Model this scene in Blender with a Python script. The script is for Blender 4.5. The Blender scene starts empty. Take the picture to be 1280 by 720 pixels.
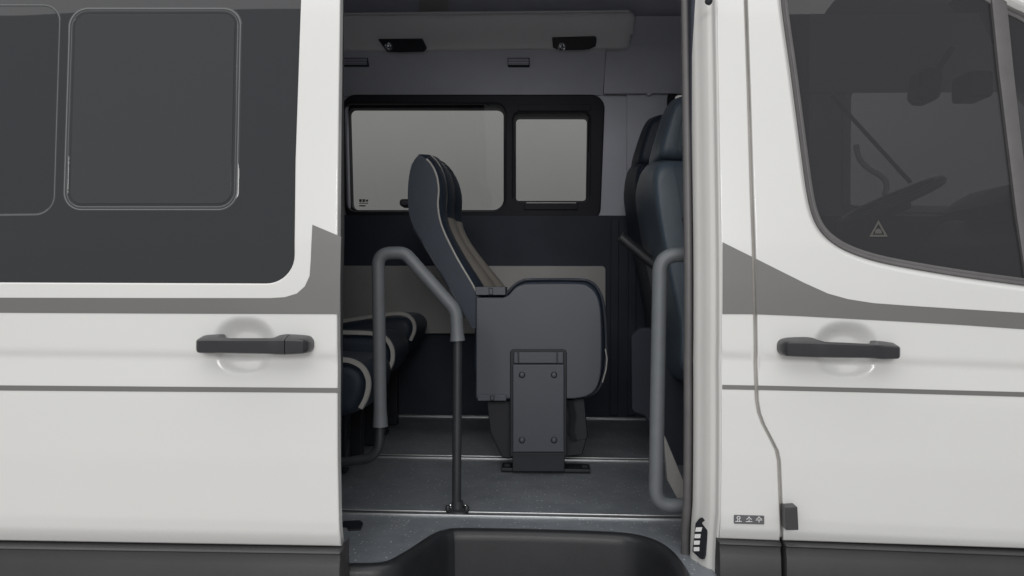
import bpy, bmesh, math, random
import numpy as np
from mathutils import Vector, Matrix
from mathutils.geometry import delaunay_2d_cdt

random.seed(7)
scene = bpy.context.scene
COL = scene.collection

# ------------------------------------------------------------------ camera
F_PX = 930.0
CAM = np.array([0.0, -1.5, 1.3])
YAW, ROLL = math.radians(2.4), 0.0062
_R = np.array([math.cos(YAW), math.sin(YAW), 0.0])
_F = np.array([-math.sin(YAW), math.cos(YAW), 0.0])
_U = np.array([0.0, 0.0, 1.0])
EX = _R * math.cos(ROLL) + _U * math.sin(ROLL)
EU = -_R * math.sin(ROLL) + _U * math.cos(ROLL)
cam_data = bpy.data.cameras.new('camera')
cam_data.sensor_width = 36.0
cam_data.lens = F_PX / 1280.0 * 36.0
cam_data.clip_start = 0.05
cam_data.clip_end = 200
cam = bpy.data.objects.new('camera', cam_data)
M = Matrix.Identity(4)
for i in range(3):
    M[i][0], M[i][1], M[i][2], M[i][3] = EX[i], EU[i], -_F[i], CAM[i]
cam.matrix_world = M
COL.objects.link(cam)
scene.camera = cam

# ------------------------------------------------------------------ light
world = bpy.data.worlds.new('World')
scene.world = world
world.use_nodes = True
bg = world.node_tree.nodes['Background']
bg.inputs[0].default_value = (0.97, 0.985, 1.0, 1)
bg.inputs[1].default_value = 0.44


def area(name, loc, target, sx, sy, power, color=(1, 1, 1)):
    d = bpy.data.lights.new(name, 'AREA')
    d.shape = 'RECTANGLE'
    d.size, d.size_y, d.energy, d.color = sx, sy, power, color
    o = bpy.data.objects.new(name, d)
    COL.objects.link(o)
    o.location = loc
    o.rotation_euler = (Vector(target) - Vector(loc)).to_track_quat('-Z', 'Y').to_euler()
    return o


area('softbox_overhead', (-2.4, -2.1, 4.9), (-2.4, -2.0, 0.0), 10.0, 5.5, 270, (1.0, 0.985, 0.965))
area('softbox_behind_camera', (0.0, -7.2, 3.3), (0.05, 0.6, 1.4), 3.4, 1.5, 215, (1.0, 0.99, 0.975))
area('softbox_behind_van', (0.0, 3.6, 4.6), (0.0, 4.2, 0.6), 7.0, 1.2, 95, (1.0, 0.99, 0.97))

vs = scene.view_settings
vs.view_transform = 'Standard'
vs.look = 'None'
vs.exposure = 0.0
vs.gamma = 1.0
vs.use_curve_mapping = False
scene.render.engine = 'CYCLES'
scene.cycles.use_denoising = True
scene.cycles.max_bounces = 10
scene.cycles.transparent_max_bounces = 12
scene.cycles.sample_clamp_indirect = 4.0

# ------------------------------------------------------------------ pixel -> place


def ray(px, py):
    d = _F + (px - 640) / F_PX * EX + (360 - py) / F_PX * EU
    return d


def at(px, py, y=None, z=None, x=None, surf=None):
    d = ray(px, py)
    if surf is not None:
        yy = 0.0
        for _ in range(8):
            p = CAM + d * ((yy - CAM[1]) / d[1])
            yy = float(surf(p[0], p[2]))
        return CAM + d * ((yy - CAM[1]) / d[1])
    if y is not None:
        return CAM + d * ((y - CAM[1]) / d[1])
    if z is not None:
        return CAM + d * ((z - CAM[2]) / d[2])
    return CAM + d * ((x - CAM[0]) / d[0])


def xz(pts, y=None, surf=None):
    out = []
    for p in pts:
        q = at(p[0], p[1], y=y, surf=surf)
        out.append((float(q[0]), float(q[2])))
    return out

# ------------------------------------------------------------------ materials


def new_mat(name):
    m = bpy.data.materials.new(name)
    m.use_nodes = True
    nt = m.node_tree
    return m, nt, nt.nodes['Principled BSDF']


def mat(name, color, rough=0.5, metal=0.0, coat=0.0, spec=0.5, var=0.0, vscale=6.0,
        bump=0.0, bscale=300.0, bdetail=2.0, kind='noise', rvar=0.0):
    m, nt, b = new_mat(name)
    b.inputs['Base Color'].default_value = (*color, 1)
    b.inputs['Roughness'].default_value = rough
    b.inputs['Metallic'].default_value = metal
    b.inputs['Coat Weight'].default_value = coat
    b.inputs['Coat Roughness'].default_value = 0.06
    b.inputs['Specular IOR Level'].default_value = spec
    tc = nt.nodes.new('ShaderNodeTexCoord')
    if var > 0 or rvar > 0:
        n = nt.nodes.new('ShaderNodeTexNoise')
        n.inputs['Scale'].default_value = vscale
        n.inputs['Detail'].default_value = 6
        n.inputs['Roughness'].default_value = 0.65
        nt.links.new(tc.outputs['Object'], n.inputs['Vector'])
        if var > 0:
            mr = nt.nodes.new('ShaderNodeMapRange')
            mr.inputs['From Min'].default_value = 0.3
            mr.inputs['From Max'].default_value = 0.7
            mr.inputs['To Min'].default_value = 1 - var
            mr.inputs['To Max'].default_value = 1 + var
            nt.links.new(n.outputs['Fac'], mr.inputs['Value'])
            mx = nt.nodes.new('ShaderNodeVectorMath')
            mx.operation = 'SCALE'
            mx.inputs[0].default_value = color
            nt.links.new(mr.outputs['Result'], mx.inputs['Scale'])
            nt.links.new(mx.outputs['Vector'], b.inputs['Base Color'])
        if rvar > 0:
            mr = nt.nodes.new('ShaderNodeMapRange')
            mr.inputs['From Min'].default_value = 0.3
            mr.inputs['From Max'].default_value = 0.7
            mr.inputs['To Min'].default_value = max(0.02, rough - rvar)
            mr.inputs['To Max'].default_value = rough + rvar
            nt.links.new(n.outputs['Fac'], mr.inputs['Value'])
            nt.links.new(mr.outputs['Result'], b.inputs['Roughness'])
    if bump > 0:
        if kind == 'voronoi':
            t = nt.nodes.new('ShaderNodeTexVoronoi')
            t.inputs['Scale'].default_value = bscale
            out = t.outputs['Distance']
        else:
            t = nt.nodes.new('ShaderNodeTexNoise')
            t.inputs['Scale'].default_value = bscale
            t.inputs['Detail'].default_value = bdetail
            out = t.outputs['Fac']
        nt.links.new(tc.outputs['Object'], t.inputs['Vector'])
        bp = nt.nodes.new('ShaderNodeBump')
        bp.inputs['Strength'].default_value = bump
        bp.inputs['Distance'].default_value = 0.001
        nt.links.new(out, bp.inputs['Height'])
        nt.links.new(bp.outputs['Normal'], b.inputs['Normal'])
    return m


def floor_mat(name):
    m, nt, b = new_mat(name)
    b.inputs['Roughness'].default_value = 0.42
    tc = nt.nodes.new('ShaderNodeTexCoord')
    n1 = nt.nodes.new('ShaderNodeTexNoise')
    n1.inputs['Scale'].default_value = 9
    n1.inputs['Detail'].default_value = 8
    n1.inputs['Roughness'].default_value = 0.7
    nt.links.new(tc.outputs['Object'], n1.inputs['Vector'])
    r1 = nt.nodes.new('ShaderNodeValToRGB')
    r1.color_ramp.elements[0].position = 0.3
    r1.color_ramp.elements[0].color = (0.135, 0.150, 0.170, 1)
    r1.color_ramp.elements[1].position = 0.75
    r1.color_ramp.elements[1].color = (0.225, 0.243, 0.265, 1)
    nt.links.new(n1.outputs['Fac'], r1.inputs['Fac'])
    v = nt.nodes.new('ShaderNodeTexVoronoi')          # light chips in the vinyl
    v.inputs['Scale'].default_value = 95
    nt.links.new(tc.outputs['Object'], v.inputs['Vector'])
    lt = nt.nodes.new('ShaderNodeMath')
    lt.operation = 'LESS_THAN'
    lt.inputs[1].default_value = 0.19
    nt.links.new(v.outputs['Distance'], lt.inputs[0])
    sep = nt.nodes.new('ShaderNodeSeparateColor')
    nt.links.new(v.outputs['Color'], sep.inputs[0])
    gt = nt.nodes.new('ShaderNodeMath')
    gt.operation = 'GREATER_THAN'
    gt.inputs[1].default_value = 0.55
    nt.links.new(sep.outputs[0], gt.inputs[0])
    mu = nt.nodes.new('ShaderNodeMath')
    mu.operation = 'MULTIPLY'
    nt.links.new(lt.outputs[0], mu.inputs[0])
    nt.links.new(gt.outputs[0], mu.inputs[1])
    mu2 = nt.nodes.new('ShaderNodeMath')
    mu2.operation = 'MULTIPLY'
    nt.links.new(mu.outputs[0], mu2.inputs[0])
    nt.links.new(sep.outputs[1], mu2.inputs[1])
    mix = nt.nodes.new('ShaderNodeMix')
    mix.data_type = 'RGBA'
    mix.inputs['B'].default_value = (0.72, 0.74, 0.77, 1)
    nt.links.new(mu2.outputs[0], mix.inputs['Factor'])
    nt.links.new(r1.outputs['Color'], mix.inputs['A'])
    nt.links.new(mix.outputs['Result'], b.inputs['Base Color'])
    n2 = nt.nodes.new('ShaderNodeTexNoise')
    n2.inputs['Scale'].default_value = 260
    n2.inputs['Detail'].default_value = 3
    nt.links.new(tc.outputs['Object'], n2.inputs['Vector'])
    bp = nt.nodes.new('ShaderNodeBump')
    bp.inputs['Strength'].default_value = 0.5
    bp.inputs['Distance'].default_value = 0.0015
    nt.links.new(n2.outputs['Fac'], bp.inputs['Height'])
    nt.links.new(bp.outputs['Normal'], b.inputs['Normal'])
    return m


def glass_mat(name, tint, fres=1.45, rough=0.01, body=None, body_fac=0.0):
    """A pane of tinted glass: see-through with a mirror reflection; body = diffuse layer."""
    m, nt, b = new_mat(name)
    nt.nodes.remove(b)
    out = nt.nodes['Material Output']
    tr = nt.nodes.new('ShaderNodeBsdfTransparent')
    tr.inputs[0].default_value = (*tint, 1)
    base = tr.outputs[0]
    if body is not None:
        df = nt.nodes.new('ShaderNodeBsdfDiffuse')
        df.inputs[0].default_value = (*body, 1)
        mb = nt.nodes.new('ShaderNodeMixShader')
        mb.inputs[0].default_value = body_fac
        nt.links.new(tr.outputs[0], mb.inputs[1])
        nt.links.new(df.outputs[0], mb.inputs[2])
        base = mb.outputs[0]
    gl = nt.nodes.new('ShaderNodeBsdfGlossy')
    gl.inputs['Roughness'].default_value = rough
    tc = nt.nodes.new('ShaderNodeTexCoord')
    n = nt.nodes.new('ShaderNodeTexNoise')
    n.inputs['Scale'].default_value = 2.2
    n.inputs['Detail'].default_value = 1
    nt.links.new(tc.outputs['Object'], n.inputs['Vector'])
    bp = nt.nodes.new('ShaderNodeBump')
    bp.inputs['Strength'].default_value = 0.25
    bp.inputs['Distance'].default_value = 0.006
    nt.links.new(n.outputs['Fac'], bp.inputs['Height'])
    nt.links.new(bp.outputs['Normal'], gl.inputs['Normal'])
    fr = nt.nodes.new('ShaderNodeFresnel')
    fr.inputs['IOR'].default_value = fres
    ms = nt.nodes.new('ShaderNodeMixShader')
    nt.links.new(fr.outputs[0], ms.inputs[0])
    nt.links.new(base, ms.inputs[1])
    nt.links.new(gl.outputs[0], ms.inputs[2])
    nt.links.new(ms.outputs[0], out.inputs['Surface'])
    return m


PAINT = mat('white_paint', (0.615, 0.614, 0.606), rough=0.32, coat=0.55, var=0.012, vscale=2.2, bump=0.02, bscale=420)
JAMB = mat('white_jamb_paint', (0.63, 0.625, 0.61), rough=0.42, coat=0.2, var=0.02, vscale=9)
DECAL = mat('grey_vinyl_stripe', (0.135, 0.133, 0.129), rough=0.42, var=0.03, vscale=4)
CLAD = mat('black_textured_plastic', (0.038, 0.037, 0.039), rough=0.40, var=0.14, vscale=4, bump=0.25, bscale=900)
RUBBER = mat('black_rubber', (0.035, 0.035, 0.038), rough=0.55, var=0.15, vscale=30)
RUBGREY = mat('weathered_rubber', (0.095, 0.091, 0.092), rough=0.45, var=0.12, vscale=20)
HANDLE = mat('handle_plastic', (0.022, 0.022, 0.026), rough=0.32, spec=0.55, var=0.08, vscale=30, bump=0.12, bscale=1400)
SHUT = mat('shut_line_grey', (0.36, 0.345, 0.325), rough=0.6, var=0.1, vscale=20)
FOAM = mat('foam_sleeve', (0.115, 0.125, 0.135), rough=0.5, var=0.06, vscale=40, bump=0.3, bscale=700)
TUBE = mat('black_powder_coat', (0.028, 0.030, 0.034), rough=0.38, bump=0.15, bscale=900, var=0.08, vscale=25)
FLOOR = floor_mat('speckled_vinyl')
LINING = mat('grey_lining', (0.45, 0.46, 0.52), rough=0.75, var=0.05, vscale=5, bump=0.35, bscale=900)
LININGL = mat('light_lining', (0.66, 0.66, 0.69), rough=0.55, var=0.04, vscale=4, bump=0.25, bscale=800)
LOWER = mat('dark_lower_trim', (0.041, 0.046, 0.060), rough=0.75, spec=0.2, var=0.10, vscale=6, bump=0.4, bscale=700)
PANELG = mat('pale_trim_panel', (0.33, 0.322, 0.315), rough=0.6, var=0.05, vscale=6, bump=0.3, bscale=800)
CEIL = mat('ceiling_fabric', (0.50, 0.52, 0.64), rough=0.85, var=0.08, vscale=5, bump=0.3, bscale=700)
FRAMEB = mat('window_frame_plastic', (0.013, 0.014, 0.020), rough=0.6, spec=0.2, bump=0.1, bscale=900, var=0.1, vscale=10)
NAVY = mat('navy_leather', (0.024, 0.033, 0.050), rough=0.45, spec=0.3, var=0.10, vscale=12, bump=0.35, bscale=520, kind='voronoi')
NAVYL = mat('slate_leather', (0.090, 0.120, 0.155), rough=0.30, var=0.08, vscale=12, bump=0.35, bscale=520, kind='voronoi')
INSERT = mat('taupe_leather', (0.30, 0.275, 0.245), rough=0.5, var=0.06, vscale=12, bump=0.35, bscale=520, kind='voronoi')
PIPING = mat('pale_piping', (0.42, 0.41, 0.39), rough=0.5, var=0.05, vscale=30)
SHELL = mat('seat_shell_plastic', (0.050, 0.057, 0.073), rough=0.42, var=0.05, vscale=7, bump=0.25, bscale=1000)
SHELLD = mat('dark_shell_plastic', (0.017, 0.019, 0.024), rough=0.42, spec=0.3, var=0.08, vscale=12, bump=0.2, bscale=900)
STEEL = mat('brushed_rail', (0.55, 0.57, 0.58), rough=0.38, metal=0.85, var=0.08, vscale=30)
CHROME = mat('bright_metal', (0.7, 0.7, 0.7), rough=0.2, metal=1.0)
STEPP = mat('step_plastic', (0.019, 0.020, 0.023), rough=0.36, spec=0.35, var=0.18, vscale=8, bump=0.3, bscale=700)
LENS = mat('lamp_lens', (0.45, 0.47, 0.5), rough=0.12, metal=0.9)
PLATE = mat('label_grey', (0.10, 0.10, 0.11), rough=0.4)
LETTER = mat('label_white', (0.75, 0.75, 0.74), rough=0.5)
FAINT = mat('faded_print', (0.055, 0.053, 0.049), rough=0.6)
DARKINK = mat('dark_print', (0.05, 0.05, 0.05), rough=0.6)
SEAM = mat('glass_seam_grey', (0.16, 0.165, 0.17), rough=0.7, spec=0.15)
BACK = mat('studio_grey', (0.30, 0.30, 0.30), rough=0.9, var=0.03, vscale=1.2)
GROUND = mat('studio_floor', (0.42, 0.41, 0.40), rough=0.55, var=0.05, vscale=1.5)
GL_DOOR = glass_mat('privacy_glass', (0.06, 0.065, 0.07), 1.5, 0.012, body=(0.036, 0.038, 0.042), body_fac=0.85)
GL_DOORP = glass_mat('privacy_glass_vent', (0.06, 0.065, 0.07), 1.5, 0.015, body=(0.047, 0.050, 0.053), body_fac=0.85)
GL_BAND = glass_mat('privacy_glass_glow', (0.06, 0.065, 0.07), 1.5, 0.02, body=(0.060, 0.063, 0.067), body_fac=0.85)  # lighter body puts the soft glow round the vent frames into the colour
GL_FRONT = glass_mat('tinted_glass', (0.30, 0.30, 0.32), 1.5, 0.012, body=(0.072, 0.072, 0.079), body_fac=0.34)  # diffuse body paints a veil of reflection into the front pane
GL_FAR = glass_mat('far_glass', (0.62, 0.62, 0.61), 1.4, 0.01)

# ------------------------------------------------------------------ object helpers


def root_loc(p):
    while p is not None and p.parent is not None:
        p = p.parent
    return np.array(p.location) if p is not None else np.zeros(3)


def thing(name, label, cat, loc=(0, 0, 0), group=None):
    o = bpy.data.objects.new(name, None)
    o.empty_display_size = 0.1
    COL.objects.link(o)
    o.location = loc
    o['label'] = label
    o['category'] = cat
    if group:
        o['group'] = group
    return o


def mk(name, verts, faces, material, parent=None, smooth=40, bevel=0.0, bseg=2, normals=None, label=None, recalc=True):
    off = root_loc(parent)
    me = bpy.data.meshes.new(name)
    V = np.asarray(verts, dtype=float) - off
    me.from_pydata([tuple(v) for v in V], [], [tuple(int(i) for i in f) for f in faces])
    me.update()
    if normals is None:
        bm = bmesh.new()
        bm.from_mesh(me)
        if recalc:
            bmesh.ops.remove_doubles(bm, verts=bm.verts, dist=1e-6)
            bmesh.ops.recalc_face_normals(bm, faces=bm.faces)
        if smooth:
            for f in bm.faces:
                f.smooth = True
            lim = math.radians(smooth)
            for e in bm.edges:
                if len(e.link_faces) == 2 and e.calc_face_angle(0) > lim:
                    e.smooth = False
        bm.to_mesh(me)
        bm.free()
    else:
        for p in me.polygons:
            p.use_smooth = True
        me.normals_split_custom_set_from_vertices([tuple(n) for n in normals])
    me.materials.append(material)
    o = bpy.data.objects.new(name, me)
    COL.objects.link(o)
    if parent is not None:
        o.parent = parent
    if bevel > 0:
        b = o.modifiers.new('bevel', 'BEVEL')
        b.width = bevel
        b.segments = bseg
        b.limit_method = 'ANGLE'
        b.angle_limit = math.radians(35)
        b.harden_normals = True
    if label:
        o['label'] = label
    return o


def box_vf(c, s):
    cx, cy, cz = c
    hx, hy, hz = s[0] / 2, s[1] / 2, s[2] / 2
    v = [(cx + a * hx, cy + b * hy, cz + d * hz) for a in (-1, 1) for b in (-1, 1) for d in (-1, 1)]
    f = [(0, 1, 3, 2), (4, 6, 7, 5), (0, 4, 5, 1), (2, 3, 7, 6), (0, 2, 6, 4), (1, 5, 7, 3)]
    return v, f


def box(name, c, s, material, parent, bevel=0.003, label=None):
    v, f = box_vf(c, s)
    return mk(name, v, f, material, parent, bevel=bevel, label=label)


def box2(name, p0, p1, material, parent, bevel=0.003):
    c = [(a + b) / 2 for a, b in zip(p0, p1)]
    s = [abs(b - a) for a, b in zip(p0, p1)]
    return box(name, c, s, material, parent, bevel)


def fillet(path, rads, seg=8):
    """Round the corners of a 3D polyline."""
    P = [np.array(p, float) for p in path]
    out = [P[0]]
    for i in range(1, len(P) - 1):
        r = rads[i] if isinstance(rads, (list, tuple)) else rads
        a, b, c = P[i - 1], P[i], P[i + 1]
        u = (a - b); v = (c - b)
        lu, lv = np.linalg.norm(u), np.linalg.norm(v)
        u /= lu; v /= lv
        ang = math.acos(max(-1, min(1, float(u @ v))))
        if ang > 3.1 or r <= 0:
            out.append(b); continue
        t = min(r / math.tan(ang / 2), lu * 0.49, lv * 0.49)
        p0, p1 = b + u * t, b + v * t
        for k in range(seg + 1):
            s = k / seg
            out.append((1 - s) ** 2 * p0 + 2 * s * (1 - s) * b + s * s * p1)
    out.append(P[-1])
    return out


def tube_vf(path, radius, seg=18, cap=True):
    P = [np.array(p, float) for p in path]
    n = len(P)
    rad = radius if isinstance(radius, (list, tuple)) else [radius] * n
    T = []
    for i in range(n):
        t = P[min(i + 1, n - 1)] - P[max(i - 1, 0)]
        T.append(t / np.linalg.norm(t))
    ref = np.array([0, 1, 0]) if abs(T[0][1]) < 0.9 else np.array([1, 0, 0])
    N = ref - T[0] * (ref @ T[0]); N /= np.linalg.norm(N)
    V, Fc = [], []
    for i in range(n):
        N = N - T[i] * (N @ T[i]); N /= np.linalg.norm(N)
        B = np.cross(T[i], N)
        for k in range(seg):
            a = 2 * math.pi * k / seg
            V.append(P[i] + rad[i] * (math.cos(a) * N + math.sin(a) * B))
    for i in range(n - 1):
        for k in range(seg):
            k2 = (k + 1) % seg
            Fc.append((i * seg + k, i * seg + k2, (i + 1) * seg + k2, (i + 1) * seg + k))
    if cap:
        Fc.append(tuple(range(seg)))
        Fc.append(tuple((n - 1) * seg + k for k in range(seg)))
    return V, Fc


def tube(name, path, radius, material, parent, seg=18, label=None):
    v, f = tube_vf(path, radius, seg)
    return mk(name, v, f, material, parent, smooth=45, label=label)


def disc(name, c, axis, r, h, material, parent, seg=16, dome=0.3):
    c = np.array(c, float); a = np.array(axis, float); a /= np.linalg.norm(a)
    return tube(name, [c, c + a * h * (1 - dome), c + a * h * 0.95, c + a * h], [r, r, r * 0.85, r * 0.55], material, parent, seg)


def area2(poly):
    return 0.5 * sum(poly[i][0] * poly[(i + 1) % len(poly)][1] - poly[(i + 1) % len(poly)][0] * poly[i][1] for i in range(len(poly)))


def round_poly(poly, r, seg=6):
    n = len(poly)
    out = []
    for i in range(n):
        b = np.array(poly[i], float); a = np.array(poly[i - 1], float); c = np.array(poly[(i + 1) % n], float)
        rr = r[i] if isinstance(r, (list, tuple)) else r
        u = a - b; v = c - b
        lu, lv = np.linalg.norm(u), np.linalg.norm(v)
        u /= lu; v /= lv
        ang = math.acos(max(-1, min(1, float(u @ v))))
        if rr <= 0 or ang > 3.05:
            out.append(tuple(b)); continue
        t = min(rr / math.tan(ang / 2), lu * 0.48, lv * 0.48)
        p0, p1 = b + u * t, b + v * t
        rad = t * math.tan(ang / 2)
        bis = (u + v) / np.linalg.norm(u + v)
        cen = b + bis * (rad / math.sin(ang / 2))
        a0 = math.atan2(*(p0 - cen)[::-1]); a1 = math.atan2(*(p1 - cen)[::-1])
        da = (a1 - a0 + math.pi) % (2 * math.pi) - math.pi
        for k in range(seg + 1):
            th = a0 + da * k / seg
            out.append((cen[0] + rad * math.cos(th), cen[1] + rad * math.sin(th)))
    return out


def resample(poly, step, closed=True):
    out = []
    n = len(poly)
    for i in range(n if closed else n - 1):
        a = np.array(poly[i], float); b = np.array(poly[(i + 1) % n], float)
        m = max(1, int(math.ceil(np.linalg.norm(b - a) / step)))
        for k in range(m):
            out.append(tuple(a + (b - a) * k / m))
    if not closed:
        out.append(tuple(poly[-1]))
    return out


def smooth_curve(pts, sub=8, closed=False):
    P = [np.array(p, float) for p in pts]
    n = len(P)
    out = []
    for i in range(n if closed else n - 1):
        if closed:
            p0, p1, p2, p3 = P[i - 1], P[i], P[(i + 1) % n], P[(i + 2) % n]
        else:
            p0, p1, p2, p3 = P[max(i - 1, 0)], P[i], P[i + 1], P[min(i + 2, n - 1)]
        for k in range(sub):
            t = k / sub
            out.append(tuple(0.5 * ((2 * p1) + (-p0 + p2) * t + (2 * p0 - 5 * p1 + 4 * p2 - p3) * t * t + (-p0 + 3 * p1 - 3 * p2 + p3) * t ** 3)))
    if not closed:
        out.append(tuple(P[-1]))
    return out


def normals2(poly, closed=True):
    """Outward 2D normals of a counter-clockwise polygon (right of travel for open paths)."""
    n = len(poly)
    N = []
    for i in range(n):
        if closed:
            a, b, c = poly[i - 1], poly[i], poly[(i + 1) % n]
        else:
            a, b, c = poly[max(i - 1, 0)], poly[i], poly[min(i + 1, n - 1)]
        e1 = np.array([b[0] - a[0], b[1] - a[1]]); e2 = np.array([c[0] - b[0], c[1] - b[1]])
        for e in (e1, e2):
            l = np.linalg.norm(e)
            if l > 0: e /= l
        t = e1 + e2
        l = np.linalg.norm(t)
        t = t / l if l > 1e-9 else e1
        nn = np.array([t[1], -t[0]])
        k = max(0.5, float(abs(nn @ np.array([e2[1], -e2[0]])))) if np.linalg.norm(e2) > 0 else 1
        N.append(nn / k)
    return N


def offset2(poly, d, closed=True):
    N = normals2(poly, closed)
    return [(p[0] + n[0] * d, p[1] + n[1] * d) for p, n in zip(poly, N)]


def inside(pts, poly):
    x, y = pts[:, 0], pts[:, 1]
    c = np.zeros(len(pts), bool)
    n = len(poly)
    for i in range(n):
        x1, y1 = poly[i]; x2, y2 = poly[i - 1]
        if y1 == y2: continue
        m = ((y1 > y) != (y2 > y)) & (x < (x2 - x1) * (y - y1) / (y2 - y1) + x1)
        c ^= m
    return c


def fill(outer, holes, grid):
    """Triangulate outer minus holes with extra interior points."""
    loops = [outer] + list(holes)
    co, edges = [], []
    for lp in loops:
        s = len(co)
        co += [Vector(p) for p in lp]
        edges += [(s + i, s + (i + 1) % len(lp)) for i in range(len(lp))]
    nb = len(co)
    if len(grid):
        g = np.array(grid)
        ok = inside(g, outer)
        for h in holes:
            ok &= ~inside(g, h)
        g = g[ok]
        bp = np.array([tuple(c) for c in co])
        if len(g):
            keep = np.ones(len(g), bool)
            for s in range(0, len(g), 500):
                d = ((g[s:s + 500, None, :] - bp[None]) ** 2).sum(-1).min(1)
                keep[s:s + 500] = d > 0.0022 ** 2
            co += [Vector(p) for p in g[keep]]
    v, e, f, ov, oe, of = delaunay_2d_cdt(co, edges, [], 0, 1e-7)
    vv = np.array([tuple(p) for p in v])
    ff = np.array([tuple(t) for t in f if len(t) == 3])
    cen = vv[ff].mean(1)
    ok = inside(cen, outer)
    for h in holes:
        ok &= ~inside(cen, h)
    return vv, ff[ok]


def panel(name, outer, holes, surf, material, parent, r=0.003, t=0.012, grid=(), axis='y', out=-1, label=None, step=0.02):
    """A skin following y = surf(x, z) with rolled edges of radius r and a return flange of depth t.
    axis 'y': outline in (x, z), facing -y (out = -1) or +y;  axis 'z': outline in (x, y), facing up (out = 1)."""
    if area2(outer) < 0: outer = outer[::-1]
    holes = [h if area2(h) > 0 else h[::-1] for h in holes]
    outer = resample(outer, step); holes = [resample(h, step) for h in holes]
    vv, ff = fill(outer, holes, grid)

    def n_of(a, b):
        h = 0.0012
        da = (surf(a + h, b) - surf(a - h, b)) / (2 * h)
        db = (surf(a, b + h) - surf(a, b - h)) / (2 * h)
        n = np.array([-da, -db, 1.0]) * out
        return n / np.linalg.norm(n)

    V, N, Fc = [], [], []
    for p in vv:
        V.append((p[0], p[1], float(surf(p[0], p[1])))); N.append(n_of(p[0], p[1]))
    for f in ff:
        Fc.append(tuple(f))
    if t > 0:
        for li, lp in enumerate([outer] + holes):
            sgn = 1 if li == 0 else -1
            nn = normals2(lp)
            prof = []
            for k in range(4):
                a = math.pi / 2 * k / 3
                prof.append((r * math.sin(a), r * (1 - math.cos(a)), a))
            prof.append((r, r, math.pi / 2)); prof.append((r, t, math.pi / 2))
            base = len(V)
            m = len(lp)
            for (o_, d_, a_) in prof:
                for i, p in enumerate(lp):
                    q = nn[i] * sgn
                    qn = q / np.linalg.norm(q)
                    x, z = p[0] + q[0] * o_, p[1] + q[1] * o_
                    V.append((x, z, float(surf(p[0], p[1])) - out * d_))
                    n0 = n_of(p[0], p[1])
                    n = n0 * math.cos(a_) + np.array([qn[0], qn[1], 0]) * math.sin(a_)
                    N.append(n / np.linalg.norm(n))
            for k in range(len(prof) - 1):
                if k == 3: continue
                for i in range(m):
                    j = (i + 1) % m
                    Fc.append((base + k * m + i, base + k * m + j, base + (k + 1) * m + j, base + (k + 1) * m + i))
    V = np.array(V); N = np.array(N)
    if axis == 'y':
        V = V[:, [0, 2, 1]]; N = N[:, [0, 2, 1]]
    # wind the faces to agree with the normals
    G = []
    for f in Fc:
        a, b, c = V[f[0]], V[f[1]], V[f[2]]
        if np.cross(b - a, c - a) @ N[list(f)].mean(0) < 0:
            f = f[::-1]
        G.append(f)
    return mk(name, V, G, material, parent, normals=N, label=label)


def loft(name, loops, material, parent, closed=True, cap=False, smooth=45, label=None):
    m = len(loops[0])
    V = [p for lp in loops for p in lp]
    Fc = []
    for k in range(len(loops) - 1):
        for i in range(m if closed else m - 1):
            j = (i + 1) % m
            Fc.append((k * m + i, k * m + j, (k + 1) * m + j, (k + 1) * m + i))
    if cap:
        Fc.append(tuple(range(m))); Fc.append(tuple((len(loops) - 1) * m + i for i in range(m)))
    return mk(name, V, Fc, material, parent, smooth=smooth, label=label)


def pad(name, outline, y0, y1, rr, material, parent, crown=0.0, seg=5, label=None, mid=5, step=0.03, plump=False):
    """A cushion: side outline in (x, z) carried from y0 to y1 with rounded rims and a little crown."""
    if area2(outline) < 0: outline = outline[::-1]
    outline = resample(outline, step)
    loops = []

    cen_ = np.mean(np.array(outline), 0)
    rad_ = float(np.mean(np.linalg.norm(np.array(outline) - cen_, axis=1)))

    def lp(y, ins):
        if plump:
            k_ = 1 - ins / rad_
            return [(cen_[0] + (p[0] - cen_[0]) * k_, y, cen_[1] + (p[1] - cen_[1]) * k_) for p in outline]
        return [(p[0], y, p[1]) for p in offset2(outline, -ins)]
    for k in range(seg + 1):
        a = math.pi / 2 * k / seg
        loops.append(lp(y0 + rr * (1 - math.sin(a)), rr * (1 - math.cos(a)))) if False else loops.append(lp(y0 + rr * (1 - math.cos(a)), rr * (1 - math.sin(a))))
    for k in range(1, mid):
        s = k / mid
        loops.append(lp(y0 + rr + (y1 - y0 - 2 * rr) * s, -crown * math.sin(math.pi * s)))
    for k in range(seg, -1, -1):
        a = math.pi / 2 * k / seg
        loops.append(lp(y1 - rr * (1 - math.cos(a)), rr * (1 - math.sin(a))))
    return loft(name, loops, material, parent, cap=True, smooth=50, label=label)


def prism(name, outline, y0, y1, material, parent, bevel=0.002, label=None, bseg=2):
    """Side outline in (x, z) extruded between y0 (towards camera) and y1."""
    n = len(outline)
    V = [(p[0], y0, p[1]) for p in outline] + [(p[0], y1, p[1]) for p in outline]
    Fc = [tuple(range(n)), tuple(range(2 * n - 1, n - 1, -1))]
    Fc += [(i, (i + 1) % n, n + (i + 1) % n, n + i) for i in range(n)]
    return mk(name, V, Fc, material, parent, bevel=bevel, label=label, bseg=bseg)


def rect_px(x0, y0, x1, y1, y, r=0.0, seg=6):
    p = xz([(x0, y0), (x1, y0), (x1, y1), (x0, y1)], y=y)
    return round_poly(p, r, seg) if r > 0 else p


def grid_pts(x0, x1, zs, dx):
    return [(x + (dx / 2 if k % 2 else 0), z) for k, z in enumerate(zs) for x in np.arange(x0, x1, dx)]

# ------------------------------------------------------------------ the setting
FZ = CAM[2] - 0.575            # cabin floor height


def setting(name, v, f, m):
    o = mk(name, v, f, m, None)
    o['kind'] = 'structure'
    return o


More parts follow.
